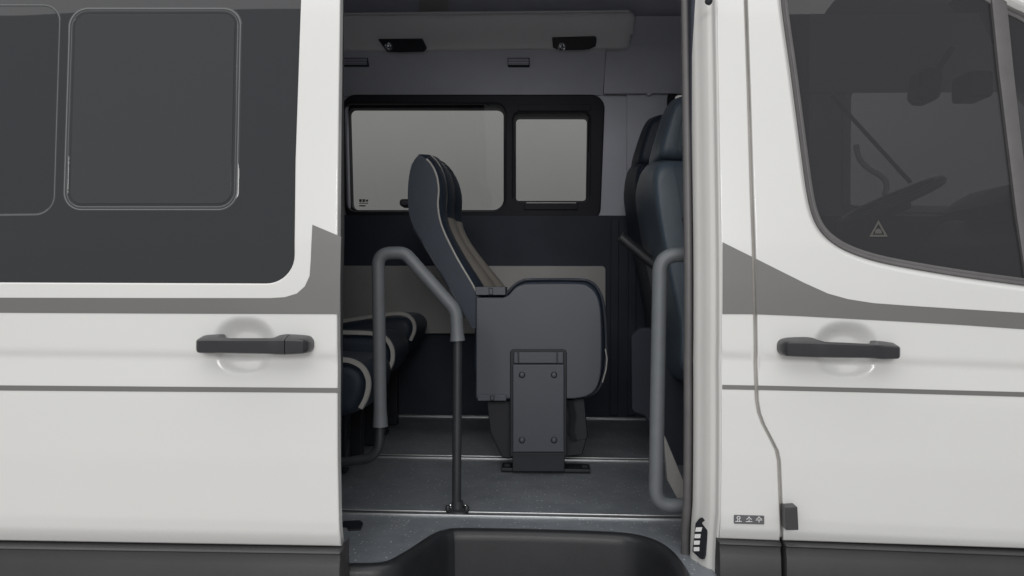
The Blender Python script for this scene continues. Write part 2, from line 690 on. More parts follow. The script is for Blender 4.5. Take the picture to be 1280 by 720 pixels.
setting('ground', [(-14, -12, 0), (14, -12, 0), (14, 14, 0), (-14, 14, 0)], [(0, 1, 2, 3)], GROUND)
# grey studio backdrop: a wall with a swept foot, standing beyond the van
sw = [(5.4 - 0.9, 0.004)] + [(5.4 - 0.9 + 0.9 * math.sin(a), 0.004 + 0.9 * (1 - math.cos(a))) for a in np.linspace(0.15, math.pi / 2, 9)] + [(5.4, 5.2)]
setting('studio_backdrop', [(x, p[0], p[1]) for x in (-9, 9) for p in sw],
        [(i, i + 1, len(sw) + i + 1, len(sw) + i) for i in range(len(sw) - 1)], BACK)

# ------------------------------------------------------------------ the van
van = thing('passenger_van', 'white passenger van with grey side stripes and its sliding door standing open', 'van')

_cz = [(-0.62, 0.020), (-0.40, 0.016), (-0.372, 0.010), (-0.345, -0.003), (-0.32, -0.0065), (-0.2, -0.009), (-0.08, -0.006), (-0.012, -0.0012),
       (-0.006, -0.0005), (0.006, -0.0042), (0.012, -0.0046), (0.14, -0.001), (0.22, 0.003), (0.40, 0.020), (0.75, 0.054), (1.0, 0.082), (1.5, 0.17)]
_tz = np.arange(-0.62, 1.5, 0.001)
_ty = np.interp(_tz, [c[0] for c in _cz], [c[1] for c in _cz])
_k = np.exp(-0.5 * (np.arange(-15, 16) / 3.5) ** 2); _k /= _k.sum()
_ty[15:-15] = np.convolve(_ty, _k, 'same')[15:-15]


def prof(d):
    return np.interp(d, _tz, _ty)


def crease_line(pa, pb, y):
    a, b = at(*pa, y=y), at(*pb, y=y)
    s = (b[2] - a[2]) / (b[0] - a[0])
    return lambda x: a[2] + s * (x - a[0])


def smoothstep(v):
    v = min(1.0, max(0.0, v))
    return v * v * (3 - 2 * v)


def cup(x, z, c, a, b, depth):
    """The finger recess pressed into a door behind its handle."""
    q = ((abs(x - c[0]) / a) ** 2.4 + (abs(z - c[1]) / b) ** 2.2) ** 0.43
    if q > 1.25: return 0.0
    return depth * smoothstep((1.11 - q) / 0.66)


def swell(x, z, c, a, b, h):
    q = ((x - c[0]) / a) ** 2 + ((z - c[1]) / b) ** 2
    return -h * math.exp(-q * 1.8)


D_OFF = -0.07
zc_l = crease_line((0, 441.5), (424, 446), D_OFF)
zc_r = crease_line((902, 444), (1280, 458), 0.0)
CL = at(306, 432, y=D_OFF); CR = at(1057, 437, y=0.0)


def s_left(x, z):
    return prof(z - zc_l(x)) + D_OFF + cup(x, z, (CL[0], CL[2]), 0.060, 0.054, 0.020) + swell(x, z, (CL[0], CL[2] - 0.018), 0.12, 0.022, 0.0018)


def s_right(x, z):
    return prof(z - zc_r(x)) + cup(x, z, (CR[0], CR[2]), 0.062, 0.054, 0.020) + swell(x, z, (CR[0], CR[2] - 0.018), 0.12, 0.022, 0.0018)


def shifted(s, d):
    return lambda x, z: s(x, z) + d


def skin_grid(x0, x1, zc, c, ztop):
    zs = sorted(set([round(v, 4) for v in list(np.arange(-0.42, -0.30, 0.004)) + list(np.arange(-0.30, -0.03, 0.018)) + list(np.arange(-0.03, 0.03, 0.003)) + list(np.arange(0.036, ztop, 0.02))]))
    g = []
    for k, dz in enumerate(zs):
        for x in np.arange(x0, x1, 0.018):
            xx = x + (0.009 if k % 2 else 0)
            z = zc(xx) + dz
            if c is not None and abs(xx - c[0]) < 0.092 and abs(z - c[2]) < 0.075: continue
            g.append((xx, z))
    if c is not None:
        for k, z in enumerate(np.arange(c[2] - 0.075, c[2] + 0.0751, 0.0032)):
            for x in np.arange(c[0] - 0.092, c[0] + 0.0921, 0.0036):
                g.append((x + (0.0018 if k % 2 else 0), z))
    return g


# ---- sliding door (stands proud of the body, slid back)
XL = -1.75
e_top = at(428, -140, surf=s_left); e_bot = at(427.5, 679, surf=s_left)
XE = (e_top[0] + e_bot[0]) / 2
XE = float(at(424.5, 420, surf=s_left)[0])
edge = [(float(at(424.5, py, surf=s_left)[0]), float(at(424.5, py, surf=s_left)[2])) for py in (300, 420, 560, 640)]
zb = float(at(200, 680, surf=s_left)[2])
ZT = 2.36
edge = [tuple(float(c) for c in at(px, py, surf=s_left)[[0, 2]]) for px, py in ((424.5, 681), (421.3, 640), (419.8, 560), (419.3, 420), (419.6, 300), (421, 150), (423, 0))]
outer = [(XL, zb)] + edge + [(edge[-1][0] - 0.02, ZT), (XL, ZT)]
win = xz([(371, 200), (373, 90), (378.5, -20), (381, -120)], surf=s_left)
wr = [(-1.62, float(at(100, 356.5, surf=s_left)[2])), (float(at(370, 356, surf=s_left)[0]), float(at(340, 356.5, surf=s_left)[2])), win[0], win[2], (win[3][0], 2.20), (-1.62, 2.20)]
wr = round_poly(wr, [0.05, 0.058, 0, 0, 0.06, 0.05], 10)
door = panel('sliding_door', outer, [wr], s_left, PAINT, van, r=0.0035, t=0.022, grid=skin_grid(XL, XE, zc_l, CL, ZT - 0.9),
             label='open white sliding door with dark privacy window')
# inner structure of the door, seen only from the side
box2('door_inner_panel', (XL, D_OFF + 0.055, zb + 0.01), (XE - 0.02, D_OFF + 0.066, float(zc_l(0)) + 0.13), LININGL, door)
tube('door_seal', [(XE - 0.022 - 0.035 * max(0.0, z - 1.4), D_OFF + 0.062 + prof(z - zc_l(XE)), z) for z in np.arange(zb, ZT, 0.04)], 0.011, RUBBER, door, seg=10)
# glass, seal strip round it, vent frames
def ring_strip(name, loop, d0, d1, surf, lift, material, parent, n=4):
    """A raised strip that runs round a loop between offsets d0 and d1."""
    if area2(loop) < 0: loop = loop[::-1]
    loop = resample(loop, 0.02)
    loops = []
    for k in range(n + 1):
        s = k / n
        lp = offset2(loop, d0 + (d1 - d0) * s)
        h = lift * math.sin(math.pi * min(1, max(0, s))) ** 0.6 if 0 < s < 1 else -0.002
        loops.append([(p[0], float(surf(*p)) - h, p[1]) for p in lp])
    return loft(name, loops, material, parent)


ring_strip('window_seal', wr, 0.0035, -0.005, shifted(s_left, 0.005), 0.004, RUBBER, door)
panel('window_pane', offset2(wr if area2(wr) > 0 else wr[::-1], -0.001), [], shifted(s_left, 0.0055), GL_DOOR, door, r=0.0005, t=0.004, grid=grid_pts(-1.6, XE, np.arange(1.3, 2.2, 0.03), 0.05))
sg = shifted(s_left, 0.0052)
v1 = round_poly(xz([(79, 263), (297, 263), (302, 10), (87, 10)], surf=sg), 0.038, 9)
v2 = round_poly(xz([(-140, 271), (68, 269), (76, 6), (-140, 6)], surf=sg), 0.038, 9)
ring_strip('vent_frame', v1, 0.0, -0.0032, sg, 0.0012, SEAM, door)
ring_strip('vent_frame', offset2(v1 if area2(v1) > 0 else v1[::-1], -0.0058), 0.0, -0.0012, sg, 0.0008, SEAM, door)
ring_strip('vent_frame', v1, 0.0055, -0.0125, shifted(sg, 0.0004), 0.0005, GL_BAND, door)  # wide band paints a soft glow beside the frame line
ring_strip('vent_frame', v2, 0.003, -0.0055, shifted(sg, 0.0004), 0.0004, GL_BAND, door)
ring_strip('vent_frame', v2, 0.0, -0.0018, sg, 0.0006, SEAM, door)
panel('vent_pane', offset2(v1 if area2(v1) > 0 else v1[::-1], -0.014), [], shifted(s_left, 0.0046), GL_DOORP, door, r=0.0004, t=0.0007)
# stripes
sd = shifted(s_left, -0.0009)
zs_l = lambda px, py: (float(at(px, py, surf=sd)[0]), float(at(px, py, surf=sd)[2]))
belt = [(XL, zs_l(0, 390.8)[1]), zs_l(0, 390.8), zs_l(200, 391.8), (XE - 0.0005, zs_l(424, 392.6)[1]), (XE - 0.0005, zs_l(424, 296)[1]), zs_l(390.5, 281), zs_l(388.5, 325), zs_l(387, 345),
        zs_l(381, 358), zs_l(371, 367), zs_l(356, 371.5), zs_l(338, 372.7), zs_l(200, 372.6), zs_l(0, 372.2), (XL, zs_l(0, 372.2)[1])]
panel('belt_stripe', belt, [], sd, DECAL, door, r=0.0002, t=0.0008, grid=grid_pts(XL, XE, np.arange(1.2, 1.45, 0.02), 0.03))
thin = [(XL, zs_l(0, 488)[1]), zs_l(0, 488), (XE - 0.0005, zs_l(424, 491)[1]), (XE - 0.0005, zs_l(424, 485.2)[1]), zs_l(0, 481.8), (XL, zs_l(0, 481.8)[1])]
panel('lower_stripe', thin, [], sd, DECAL, door, r=0.0002, t=0.0008)


def cladding(name, x0, x1, ztop0, ztop1, yref, parent, zbot=0.42):
    """Moulded sill cladding: a rounded lip on top, a slightly bellied face below."""
    sec = [(0.022, 0.000), (0.014, -0.0005), (0.012, -0.004), (-0.004, -0.0065), (-0.0105, -0.0085), (-0.0125, -0.0115), (-0.0085, -0.015), (-0.0075, -0.022), (-0.012, -0.034), (-0.017, -0.10), (-0.012, -0.2), (0.01, -0.34)]
    xs = np.linspace(x0, x1, 26)
    loops = []
    for i, x in enumerate(xs):
        zt = ztop0 + (ztop1 - ztop0) * (x - x0) / (x1 - x0)
        e = min(x - x0, x1 - x) + 0.0
        ins = 0.006 if e < 1e-6 else 0.0
        loops.append([(x, yref + s[0] + ins, zt + s[1]) for s in sec])
        if i == 0:
            loops.append([(x + 0.003, yref + s[0], zt + s[1]) for s in sec])
        if i == len(xs) - 2:
            pass
    loops.insert(len(loops) - 1, [(x1 - 0.003, yref + s[0], ztop1 + s[1]) for s in sec])
    # return faces at both ends
    loops.insert(0, [(p[0], yref + 0.05, p[2]) for p in loops[0]])
    loops.append([(p[0], yref + 0.05, p[2]) for p in loops[-1]])
    return loft(name, loops, CLAD, parent, closed=False, smooth=40)


za, zb2 = at(0, 677, y=D_OFF)[2], at(428, 683.5, y=D_OFF)[2]
xa, xb = at(0, 677, y=D_OFF)[0], XE
sl = (zb2 - za) / (xb - xa)
cladding('lower_cladding', XL, XE + 0.006, za + sl * (XL - xa), zb2, D_OFF + 0.006, door)


def handle(name, stations, s, parent, proud=0.045, x_range=None):
    """Pull handle lofted along x.  stations: (px, top, face_top, bottom, back) with back = 0 on the skin, 1 clear of it."""
    loops = []
    for (px, pt, pf, pb, bk) in stations:
        q = at(px, pt, y=(D_OFF if s is s_left else 0) - proud * 0.8)
        x = float(q[0])
        zt = float(at(px, pt, y=(D_OFF if s is s_left else 0) - proud * 0.5)[2])
        zf = float(at(px, pf, y=(D_OFF if s is s_left else 0) - proud)[2])
        zbm = float(at(px, pb, y=(D_OFF if s is s_left else 0) - proud * 0.8)[2])
        base = (D_OFF if s is s_left else 0) - 0.001
        yb = base + 0.012 - bk * 0.030
        yf = base - proud * 0.93 - 0.002 * bk
        mid_ = (zt + zbm) / 2
        h = zbm
        loops.append([(x, yb, zt), (x, yb * 0.5 + yf * 0.5 , zt + 0.0002), (x, yf + 0.006, zf + 0.0022), (x, yf + 0.0015, zf + 0.0006), (x, yf, zf - 0.0015),
                      (x, yf, h + 0.006), (x, yf + 0.0015, h + 0.0025), (x, yf + 0.005, h + 0.0006), (x, yb * 0.5 + yf * 0.5, h), (x, yb, h + 0.001)])
    # rounded ends
    def shrink(lp, k, dx):
        c = np.mean(np.array(lp), 0)
        out = []
        for p in lp:
            q = c + (np.array(p) - c) * np.array([1, k, k])
            q[1] = p[1] + (max(l[1] for l in lp) - p[1]) * (1 - k) * 0.75
            q[0] += dx
            out.append(tuple(q))
        return out
    return loops, shrink


hst = [(248.5, 420.0, 425.5, 441.2, 0.0), (252, 419.3, 425.2, 441.6, 0.0), (260, 418.8, 425.1, 442, 0.0), (267, 418.6, 425, 442, 0.05), (271, 419.8, 425, 441.8, 0.3), (275, 422.2, 425, 441.6, 0.8),
       (280, 422.7, 425, 441.7, 1.0), (300, 422.7, 425, 442, 1.0), (320, 422.7, 425, 442.3, 1.0), (336, 422.6, 425, 442.6, 1.0), (341, 421.6, 425, 442.9, 0.8), (346, 419.2, 425, 443.4, 0.3), (351, 418.3, 425, 443.6, 0.0), (356.8, 418.6, 425, 443.6, 0.0)]
lps, shrink = handle('door_handle', hst, s_left, door)
lps = [shrink(lps[0], 0.25, -0.0100), shrink(lps[0], 0.52, -0.0090), shrink(lps[0], 0.76, -0.0066), shrink(lps[0], 0.92, -0.0032)] + lps
loft('door_handle', lps, HANDLE, door, cap=True, smooth=32)
cst = [(357.8, 418.6, 425, 443.6, 0.0), (366, 419, 425.2, 443.3, 0.0), (374, 419.6, 425.5, 442.8, 0.0), (380, 420.4, 426, 442.2, 0.0)]
lps, shrink = handle('handle_cap', cst, s_left, door)
lps = lps + [shrink(lps[-1], 0.92, 0.0032), shrink(lps[-1], 0.76, 0.0066), shrink(lps[-1], 0.52, 0.0090), shrink(lps[-1], 0.25, 0.0100)]
loft('handle_cap', lps, HANDLE, door, cap=True, smooth=32)

# ---- rear body side behind the slid door
box2('rear_body_side', (-2.6, 0.0, 0.45), (-0.62, 0.07, 1.32), PAINT, van, 0.01)
box2('rear_body_side', (-2.6, 0.04, 1.32), (-0.62, 0.10, 2.62), PAINT, van, 0.01)
tube('opening_seal', [(-0.612, 0.085, z) for z in (0.73, 1.4, 2.45)], 0.012, RUBBER, van, seg=10)

# ---- B pillar between the opening and the front door
gapL = [(928.0, -160), (928.6, 0), (932.5, 120), (936, 240), (940, 380), (941, 440), (942.3, 500), (945, 516), (950, 530), (960, 549), (967, 563), (970, 576), (971.8, 620), (973, 674)]
sr0 = s_right
glz = xz(gapL, surf=sr0)
XPL = float(at(903, 420, y=0)[0])
zpb = float(at(900, 671.5, surf=sr0)[2])
po = [(XPL, zpb)] + [(glz[-1][0], zpb - 0.002)] + glz[::-1][1:] + [(glz[0][0] + 0.0, 2.36), (XPL, 2.36)]
pgrid = skin_grid(XPL, 0.72, zc_r, None, 1.15)
pillar = panel('pillar_panel', po, [], sr0, PAINT, van, r=0.003, t=0.02, grid=pgrid)
# jamb: stepped white return that runs back from the pillar face to the door seal
jplan = [(903, 0.002), (900, 0.0035), (897.5, 0.010), (895.5, 0.022), (893.5, 0.027), (890, 0.030), (887, 0.036), (880, 0.050), (876, 0.066), (873.5, 0.070), (868, 0.085), (866.5, 0.10)]
zsj = list(np.arange(0.40, 2.45, 0.05))
loops = []
for (px, y) in jplan:
    x = float(at(px, 400, y=y)[0])
    loops.append([(x - 0.0015 * max(0.0, 0.9 - z) * 0, y + float(prof(z - zc_r(x))) * (1 if y > 0.004 else 1), z) for z in zsj])
loft('door_jamb', loops, JAMB, van, closed=False, smooth=60)
jamb = bpy.data.objects['door_jamb']
# opening seal: grey rubber tube along the jamb
sx = float(at(861.5, 400, y=0.105)[0])
tube('opening_seal', [(sx, 0.115 + float(prof(z - zc_r(sx))), z) for z in np.arange(0.42, 2.45, 0.06)], 0.0100, RUBGREY, van, seg=14)
box2('pillar_trim', (sx + 0.004, 0.125, FZ), (sx + 0.26, 0.19, 2.4), LOWER, van, 0.01)
# bolt on the jamb
bp_ = at(887, 2, y=0.04)
disc('jamb_bolt', bp_, (-0.75, -0.65, 0), 0.0075, 0.008, SHELLD, jamb)


def on_jamb(px, py):
    xs = [p[0] for p in jplan][::-1]; ys = [p[1] for p in jplan][::-1]
    y = float(np.interp(px, xs, ys))
    for _ in range(4):
        q = at(px, py, y=y)
        y = float(np.interp(px, xs, ys)) + float(prof(q[2] - zc_r(q[0])))
    return at(px, py, y=y)


def jplate(name, pts, material, lift, depth, parent, bevel=0.0012, c=None):
    P = [on_jamb(*p) for p in pts]
    c = np.mean(P, 0) if c is None else c
    jplate.c = c
    n = np.array([-0.80, -0.60, 0]); n /= np.linalg.norm(n)
    d0 = max(float((c - p) @ n) for p in P)
    fr = []
    for p in P:                     # lay all points on one plane facing the opening
        q = p + n * float((c - p) @ n)
        fr.append(q + n * lift)
    bk = [q - n * depth for q in fr]
    m = len(fr)
    return mk(name, fr + bk, [tuple(range(m)), tuple(range(2 * m - 1, m - 1, -1))] + [(i, (i + 1) % m, m + (i + 1) % m, m + i) for i in range(m)], material, parent, bevel=bevel)


for oy in (0, 60.5):
    con = jplate('contact_plate', [(875.5, 648 + oy), (879, 645 + oy), (882, 648 + oy), (885, 656 + oy), (885, 693 + oy), (883.5, 698 + oy), (880, 697 + oy), (873, 687 + oy), (873, 653 + oy)], SHELLD, 0.007, 0.012, van)
    jc = jplate.c
    for k in range(4):
        y0 = 658 + k * 7.9 + oy
        jplate('contact_window', [(875.2, y0), (879.6, y0 + 0.6), (879.6, y0 + 5.6), (875.2, y0 + 5)], LETTER, 0.0080, 0.004, con, 0.0004, jc)
    jplate('plate_bolt', [(877, 648 + oy), (879, 646.5 + oy), (881, 648 + oy), (881, 651 + oy), (879, 652.5 + oy), (877, 651 + oy)], HANDLE, 0.0095, 0.004, con, 0.0006, jc)
# stripes on the pillar
sdr = shifted(s_right, -0.0009)
R = lambda px, py: (float(at(px, py, surf=sdr)[0]), float(at(px, py, surf=sdr)[2]))
panel('belt_stripe', [R(903.2, 392.5), R(942.3, 392.7), R(940, 321), R(903.2, 302.8)], [], sdr, DECAL, pillar, r=0.0002, t=0.0008, grid=grid_pts(0.3, 0.6, np.arange(1.2, 1.45, 0.02), 0.02))
panel('lower_stripe', [R(903, 486.5), R(943.7, 487.3), R(943.6, 482), R(903, 481.2)], [], sdr, DECAL, pillar, r=0.0002, t=0.0008)
# label plate with the three raised syllables
lp_ = [R(917.5, 654.3), R(955, 655.3), R(955, 644.8), R(917.5, 643.8)]
label_plate = panel('label_plate', round_poly(lp_, 0.0012, 3), [], shifted(s_right, -0.0016), PLATE, pillar, r=0.0003, t=0.0015)
sl_ = shifted(s_right, -0.0021)


def stroke(pts, w=0.65, closed=False):
    P = [np.array(p, float) for p in pts]
    n = len(P)
    V, Fc = [], []
    for i in range(n if closed else n - 1):
        a, b = P[i], P[(i + 1) % n]
        d = (b - a) / np.linalg.norm(b - a); q = np.array([-d[1], d[0]]) * w / 2
        for p in (a - d * w * 0.3 + q, b + d * w * 0.3 + q, b + d * w * 0.3 - q, a - d * w * 0.3 - q):
            V.append(at(p[0], p[1], surf=sl_))
        k = len(V)
        Fc.append((k - 4, k - 3, k - 2, k - 1))
    return V, Fc


glyphs = []
c0, c1, c2 = 923.2, 936.3, 948.8
yy = 649.0
circ = [(c0 + 2.0 * math.cos(a), yy - 1.8 + 1.7 * math.sin(a)) for a in np.linspace(0, 2 * math.pi, 12, endpoint=False)]
glyphs.append([(circ, True), ([(c0 - 1.3, yy + 0.6), (c0 - 1.3, yy + 2.6)], False), ([(c0 + 1.3, yy + 0.6), (c0 + 1.3, yy + 2.6)], False), ([(c0 - 3.8, yy + 2.8), (c0 + 3.8, yy + 2.8)], False)])
glyphs.append([([(c1, yy - 3.2), (c1 - 0.8, yy - 1.6), (c1 - 3.0, yy + 0.2)], False), ([(c1 + 0.1, yy - 2.6), (c1 + 1.0, yy - 1.4), (c1 + 3.0, yy + 0.2)], False), ([(c1, yy + 0.4), (c1, yy + 2.8)], False), ([(c1 - 3.8, yy + 3.0), (c1 + 3.8, yy + 3.0)], False)])
glyphs.append([([(c2, yy - 3.2), (c2 - 0.8, yy - 1.8), (c2 - 3.0, yy - 0.2)], False), ([(c2 + 0.1, yy - 2.8), (c2 + 1.0, yy - 1.6), (c2 + 3.0, yy - 0.2)], False), ([(c2 - 3.8, yy + 1.0), (c2 + 3.8, yy + 1.0)], False), ([(c2, yy + 1.0), (c2, yy + 4.0)], False)])
for g in glyphs:
    V, Fc = [], []
    for pts, cl in g:
        v, f = stroke(pts, 0.75, cl)
        Fc += [tuple(i + len(V) for i in q) for q in f]; V += v
    mk('raised_letter', V, Fc, LETTER, label_plate, recalc=False, smooth=0)
# sill cladding under the pillar
pc0, pc1 = at(897.5, 671.5, y=0.0), at(977, 674.5, y=0.0)
cladding('lower_cladding', float(pc0[0]), float(pc1[0]), float(pc0[2]), float(pc1[2]), 0.006, van)

# ---- front door
gapR = [(p[0] + (8.2 if p[1] < 670 else 7.4), p[1]) for p in gapL]
grz = xz(gapR, surf=sr0)
XR = 1.75
zfb = float(at(979, 674, surf=sr0)[2]); zfr = float(at(1280, 684, surf=sr0)[2])
xf0, xf1 = grz[-1][0], float(at(1280, 684, surf=sr0)[0])
zfX = zfb + (zfr - zfb) * (XR - xf0) / (xf1 - xf0)
fo = [(grz[-1][0], zfb)] + [(XR, zfX), (XR, 1.6), (XR - 0.25, 2.05), (1.18, 2.36), (grz[0][0], 2.36)] + grz[:-1]
fo = fo
wpx = [(966, -60), (972, 10), (983, 90), (996, 190), (1003, 240), (1010, 270), (1021, 292), (1038, 309), (1063, 323), (1100, 335), (1150, 345), (1215, 355.5), (1285, 365), (1385, 378)]
wl = xz(wpx, surf=sr0)
wl = smooth_curve(wl, 5)
wtop = xz([(1440, 330), (1395, 130), (1310, 24), (1266, -4), (1225, -30), (1180, -55)], surf=sr0)
wloop = wl + smooth_curve(wtop, 4)
if area2(wloop) < 0: wloop = wloop[::-1]
fdoor = panel('front_door', fo, [wloop], s_right, PAINT, van, r=0.003, t=0.022, grid=skin_grid(0.45, XR, zc_r, CR, 1.15), label='closed white front door with tinted window')
# sunk white reveal, rubber seal, glass
def reveal(loop, offs, material, name, parent, smooth=50):
    loop = resample(loop, 0.015)
    loops = []
    for d, dep in offs:
        lp = offset2(loop, d)
        loops.append([(p[0], float(s_right(*q)) + dep, p[1]) for p, q in zip(lp, loop)])
    return loft(name, loops, material, parent, smooth=smooth)


reveal(wloop, [(0.0, 0.0006), (-0.003, 0.0015), (-0.0065, 0.0055), (-0.0095, 0.011), (-0.0125, 0.0135), (-0.016, 0.015)], PAINT, 'window_reveal', fdoor)
reveal(wloop, [(-0.012, 0.018), (-0.0125, 0.0105), (-0.0145, 0.0085), (-0.018, 0.0095), (-0.0205, 0.013), (-0.0235, 0.0125), (-0.027, 0.0145), (-0.028, 0.021)], RUBGREY, 'window_seal', fdoor)
gloop = offset2(resample(wloop, 0.015), -0.024)
# divider bar splits door glass and quarter glass
bar = [(1233, -40), (1246, 90), (1257, 180), (1268, 270), (1283, 372)]
barR = [(1251, -40), (1264, 90), (1274, 180), (1285, 270), (1300, 372)]
sgl = shifted(s_right, 0.018)
bl, br = xz(bar, surf=sgl), xz(barR, surf=sgl)
pane = panel('window_pane', gloop, [], sgl, GL_FRONT, fdoor, r=0.0004, t=0.004, grid=grid_pts(0.5, 1.7, np.arange(1.25, 2.0, 0.03), 0.05))
bz = [(p[0], float(s_right(*p)) + 0.010, p[1]) for p in bl]
bz2 = [(p[0], float(s_right(*p)) + 0.010, p[1]) for p in br]
midb = [tuple((np.array(a) + np.array(b)) / 2 - np.array([0, 0.002, 0])) for a, b in zip(bz, bz2)]
loft('divider_bar', [[(p[0], p[1] + 0.012, p[2]) for p in bz], bz, midb, bz2, [(p[0], p[1] + 0.012, p[2]) for p in bz2]], RUBGREY, fdoor, closed=False, smooth=35)
# warning triangle print on the glass
sw_ = shifted(s_right, 0.0168)
tri = xz([(1098, 275), (1086.5, 296), (1110, 296)], surf=sw_)
tri_in = xz([(1098, 280), (1090.5, 293.5), (1105.5, 293.5)], surf=sw_)
panel('warning_print', tri, [tri_in], sw_, FAINT, fdoor, r=0.0001, t=0.0003)
panel('warning_print', xz([(1093.5, 292), (1102.5, 292), (1101.5, 287.5), (1098, 285.5), (1094.5, 287.5)], surf=sw_), [], sw_, FAINT, fdoor, r=0.0001, t=0.0003)
# stripes
beltr = [(945.6, 392.8), (1000, 395), (1060, 398.3), (1120, 401.5), (1200, 406), (1290, 412.2), (1400, 420), (1400, 399), (1290, 391.8), (1200, 386.3), (1140, 382.5), (1092, 379), (1060, 374), (1035, 367), (1005, 353.5), (975, 338.5), (945.0, 323.5)]
panel('belt_stripe', [R(*p) for p in beltr], [], sdr, DECAL, fdoor, r=0.0002, t=0.0008, grid=grid_pts(0.45, XR, np.arange(1.15, 1.45, 0.02), 0.03))
thinr = [(947.6, 487.4), (1120, 491.4), (1290, 496.3), (1400, 500), (1400, 494), (1290, 490.6), (1120, 486), (947.5, 482)]
panel('lower_stripe', [R(*p) for p in thinr], [], sdr, DECAL, fdoor, r=0.0002, t=0.0008, grid=grid_pts(0.45, XR, np.arange(0.9, 1.2, 0.02), 0.03))
fc0, fc1 = at(980.5, 674.5, y=0.0), at(1280, 686, y=0.0)
slf = (fc1[2] - fc0[2]) / (fc1[0] - fc0[0])
cladding('lower_cladding', float(fc0[0]), XR, float(fc0[2]), float(fc0[2] + slf * (XR - fc0[0])), 0.006, fdoor)
frh = [(984, 424.0, 428.3, 445.6, 0.0), (990, 422.8, 428.2, 446.0, 0.0), (1000, 422.2, 428.4, 446.4, 0.0), (1014, 422.0, 428.7, 447, 0.0), (1020, 422.6, 428.8, 447.2, 0.1), (1025, 424.6, 428.9, 447.1, 0.5), (1031, 426.9, 429.2, 447.1, 0.9),
       (1040, 427.6, 429.6, 447.3, 1.0), (1060, 428.4, 430.3, 447.5, 1.0), (1080, 429.4, 431.2, 447.8, 1.0), (1092, 429.9, 431.6, 448.3, 1.0), (1096, 429.2, 431.9, 448.9, 0.6), (1100, 427.0, 432.3, 449.3, 0.1), (1104, 426.6, 432.6, 449.5, 0.0), (1114, 427.6, 433.4, 449.3, 0.0), (1122, 428.8, 434.2, 448.8, 0.0)]
lps, shrink = handle('door_handle', frh, s_right, fdoor)
lps = [shrink(lps[0], 0.25, -0.0100), shrink(lps[0], 0.52, -0.0090), shrink(lps[0], 0.76, -0.0066), shrink(lps[0], 0.92, -0.0032)] + lps + [shrink(lps[-1], 0.92, 0.0032), shrink(lps[-1], 0.76, 0.0066), shrink(lps[-1], 0.52, 0.0090), shrink(lps[-1], 0.25, 0.0100)]
loft('door_handle', lps, HANDLE, fdoor, cap=True, smooth=32)
# black stop block by the door gap
g0, g1 = at(982.5, 634, y=-0.035), at(998.5, 663, y=-0.035)
yb = float(s_right(g0[0], g0[2]))
V = []
for (px, py) in ((981.5, 634.5), (997, 633.5), (998.5, 662.8), (982.5, 663)):
    V.append(at(px, py, y=-0.033))
for (px, py) in ((981.5, 634.5), (997, 633.5), (998.5, 662.8), (982.5, 663)):
    q = at(px, py, y=-0.033); V.append(np.array([q[0], yb + 0.004, q[2]]))
mk('door_stop', V, [(0, 1, 2, 3), (7, 6, 5, 4), (0, 4, 5, 1), (1, 5, 6, 2), (2, 6, 7, 3), (3, 7, 4, 0)], CLAD, fdoor, bevel=0.0015)
# dark rubber behind the shut line
rub = [at(p[0] + 2, p[1], y=0.0) for p in gapL]
lpA = [(p[0] - 0.012, float(s_right(p[0], p[2])) + 0.009, p[2]) for p in rub]
lpB = [(p[0] + 0.012, float(s_right(p[0], p[2])) + 0.009, p[2]) for p in rub]
lpC = [(p[0] + 0.012, p[1] + 0.01, p[2]) for p in lpB]
loft('shut_line_seal', [lpA, lpB, lpC], SHUT, van, closed=False)

# ---- floor, step
YF0, YF1 = 0.03, 1.86
rim_px = [(400, 709), (436, 708), (478, 706.5), (500, 697), (520, 684.5), (540, 671.5), (556, 665.5), (580, 663.3), (680, 665), (760, 668), (795, 671.5), (822, 680), (842, 694), (858, 716), (866, 740)]
rim = [at(px, py, z=FZ) for px, py in rim_px]
rim2 = smooth_curve([(float(p[0]), float(p[1])) for p in rim], 5)
fo_ = [(-2.5, rim2[0][1])] + rim2 + [(rim2[-1][0] + 0.6, rim2[-1][1]), (2.2, rim2[-1][1]), (2.2, YF1), (-2.5, YF1)]
flat = lambda a, b: FZ
rail_rows = []
for (pxa, pya, pxb, pyb) in ((480, 641, 850, 648), (480, 570, 815, 576), (480, 519.5, 800, 524.5)):
    p, q = at(pxa, pya, z=FZ), at(pxb, pyb, z=FZ)
    rail_rows.append((p[1] + q[1]) / 2)
floor = panel('floor', fo_, [], flat, FLOOR, van, r=0.002, t=0.03, axis='z', out=1, step=0.2)
# each floor rail: two bright lips with a dark channel between
for i, yr in enumerate(rail_rows):
    w = (0.020, 0.022, 0.018)[i]
    sec = [(-w, 0.0005), (-w, 0.0035), (-w + 0.008, 0.0042), (-w + 0.009, 0.0015)]
    x0, x1 = -2.4, 1.1
    box2('floor_rail', (x0, yr - w, FZ - 0.01), (x1, yr - w + 0.011, FZ + 0.0045), STEEL, floor, 0.0015)
    box2('floor_rail', (x0, yr + w - 0.009, FZ - 0.01), (x1, yr + w, FZ + 0.0040), STEEL, floor, 0.0015)
    box2('rail_channel', (x0, yr - w + 0.012, FZ - 0.01), (x1, yr + w - 0.0095, FZ + 0.0012), SHELLD, floor, 0.0)
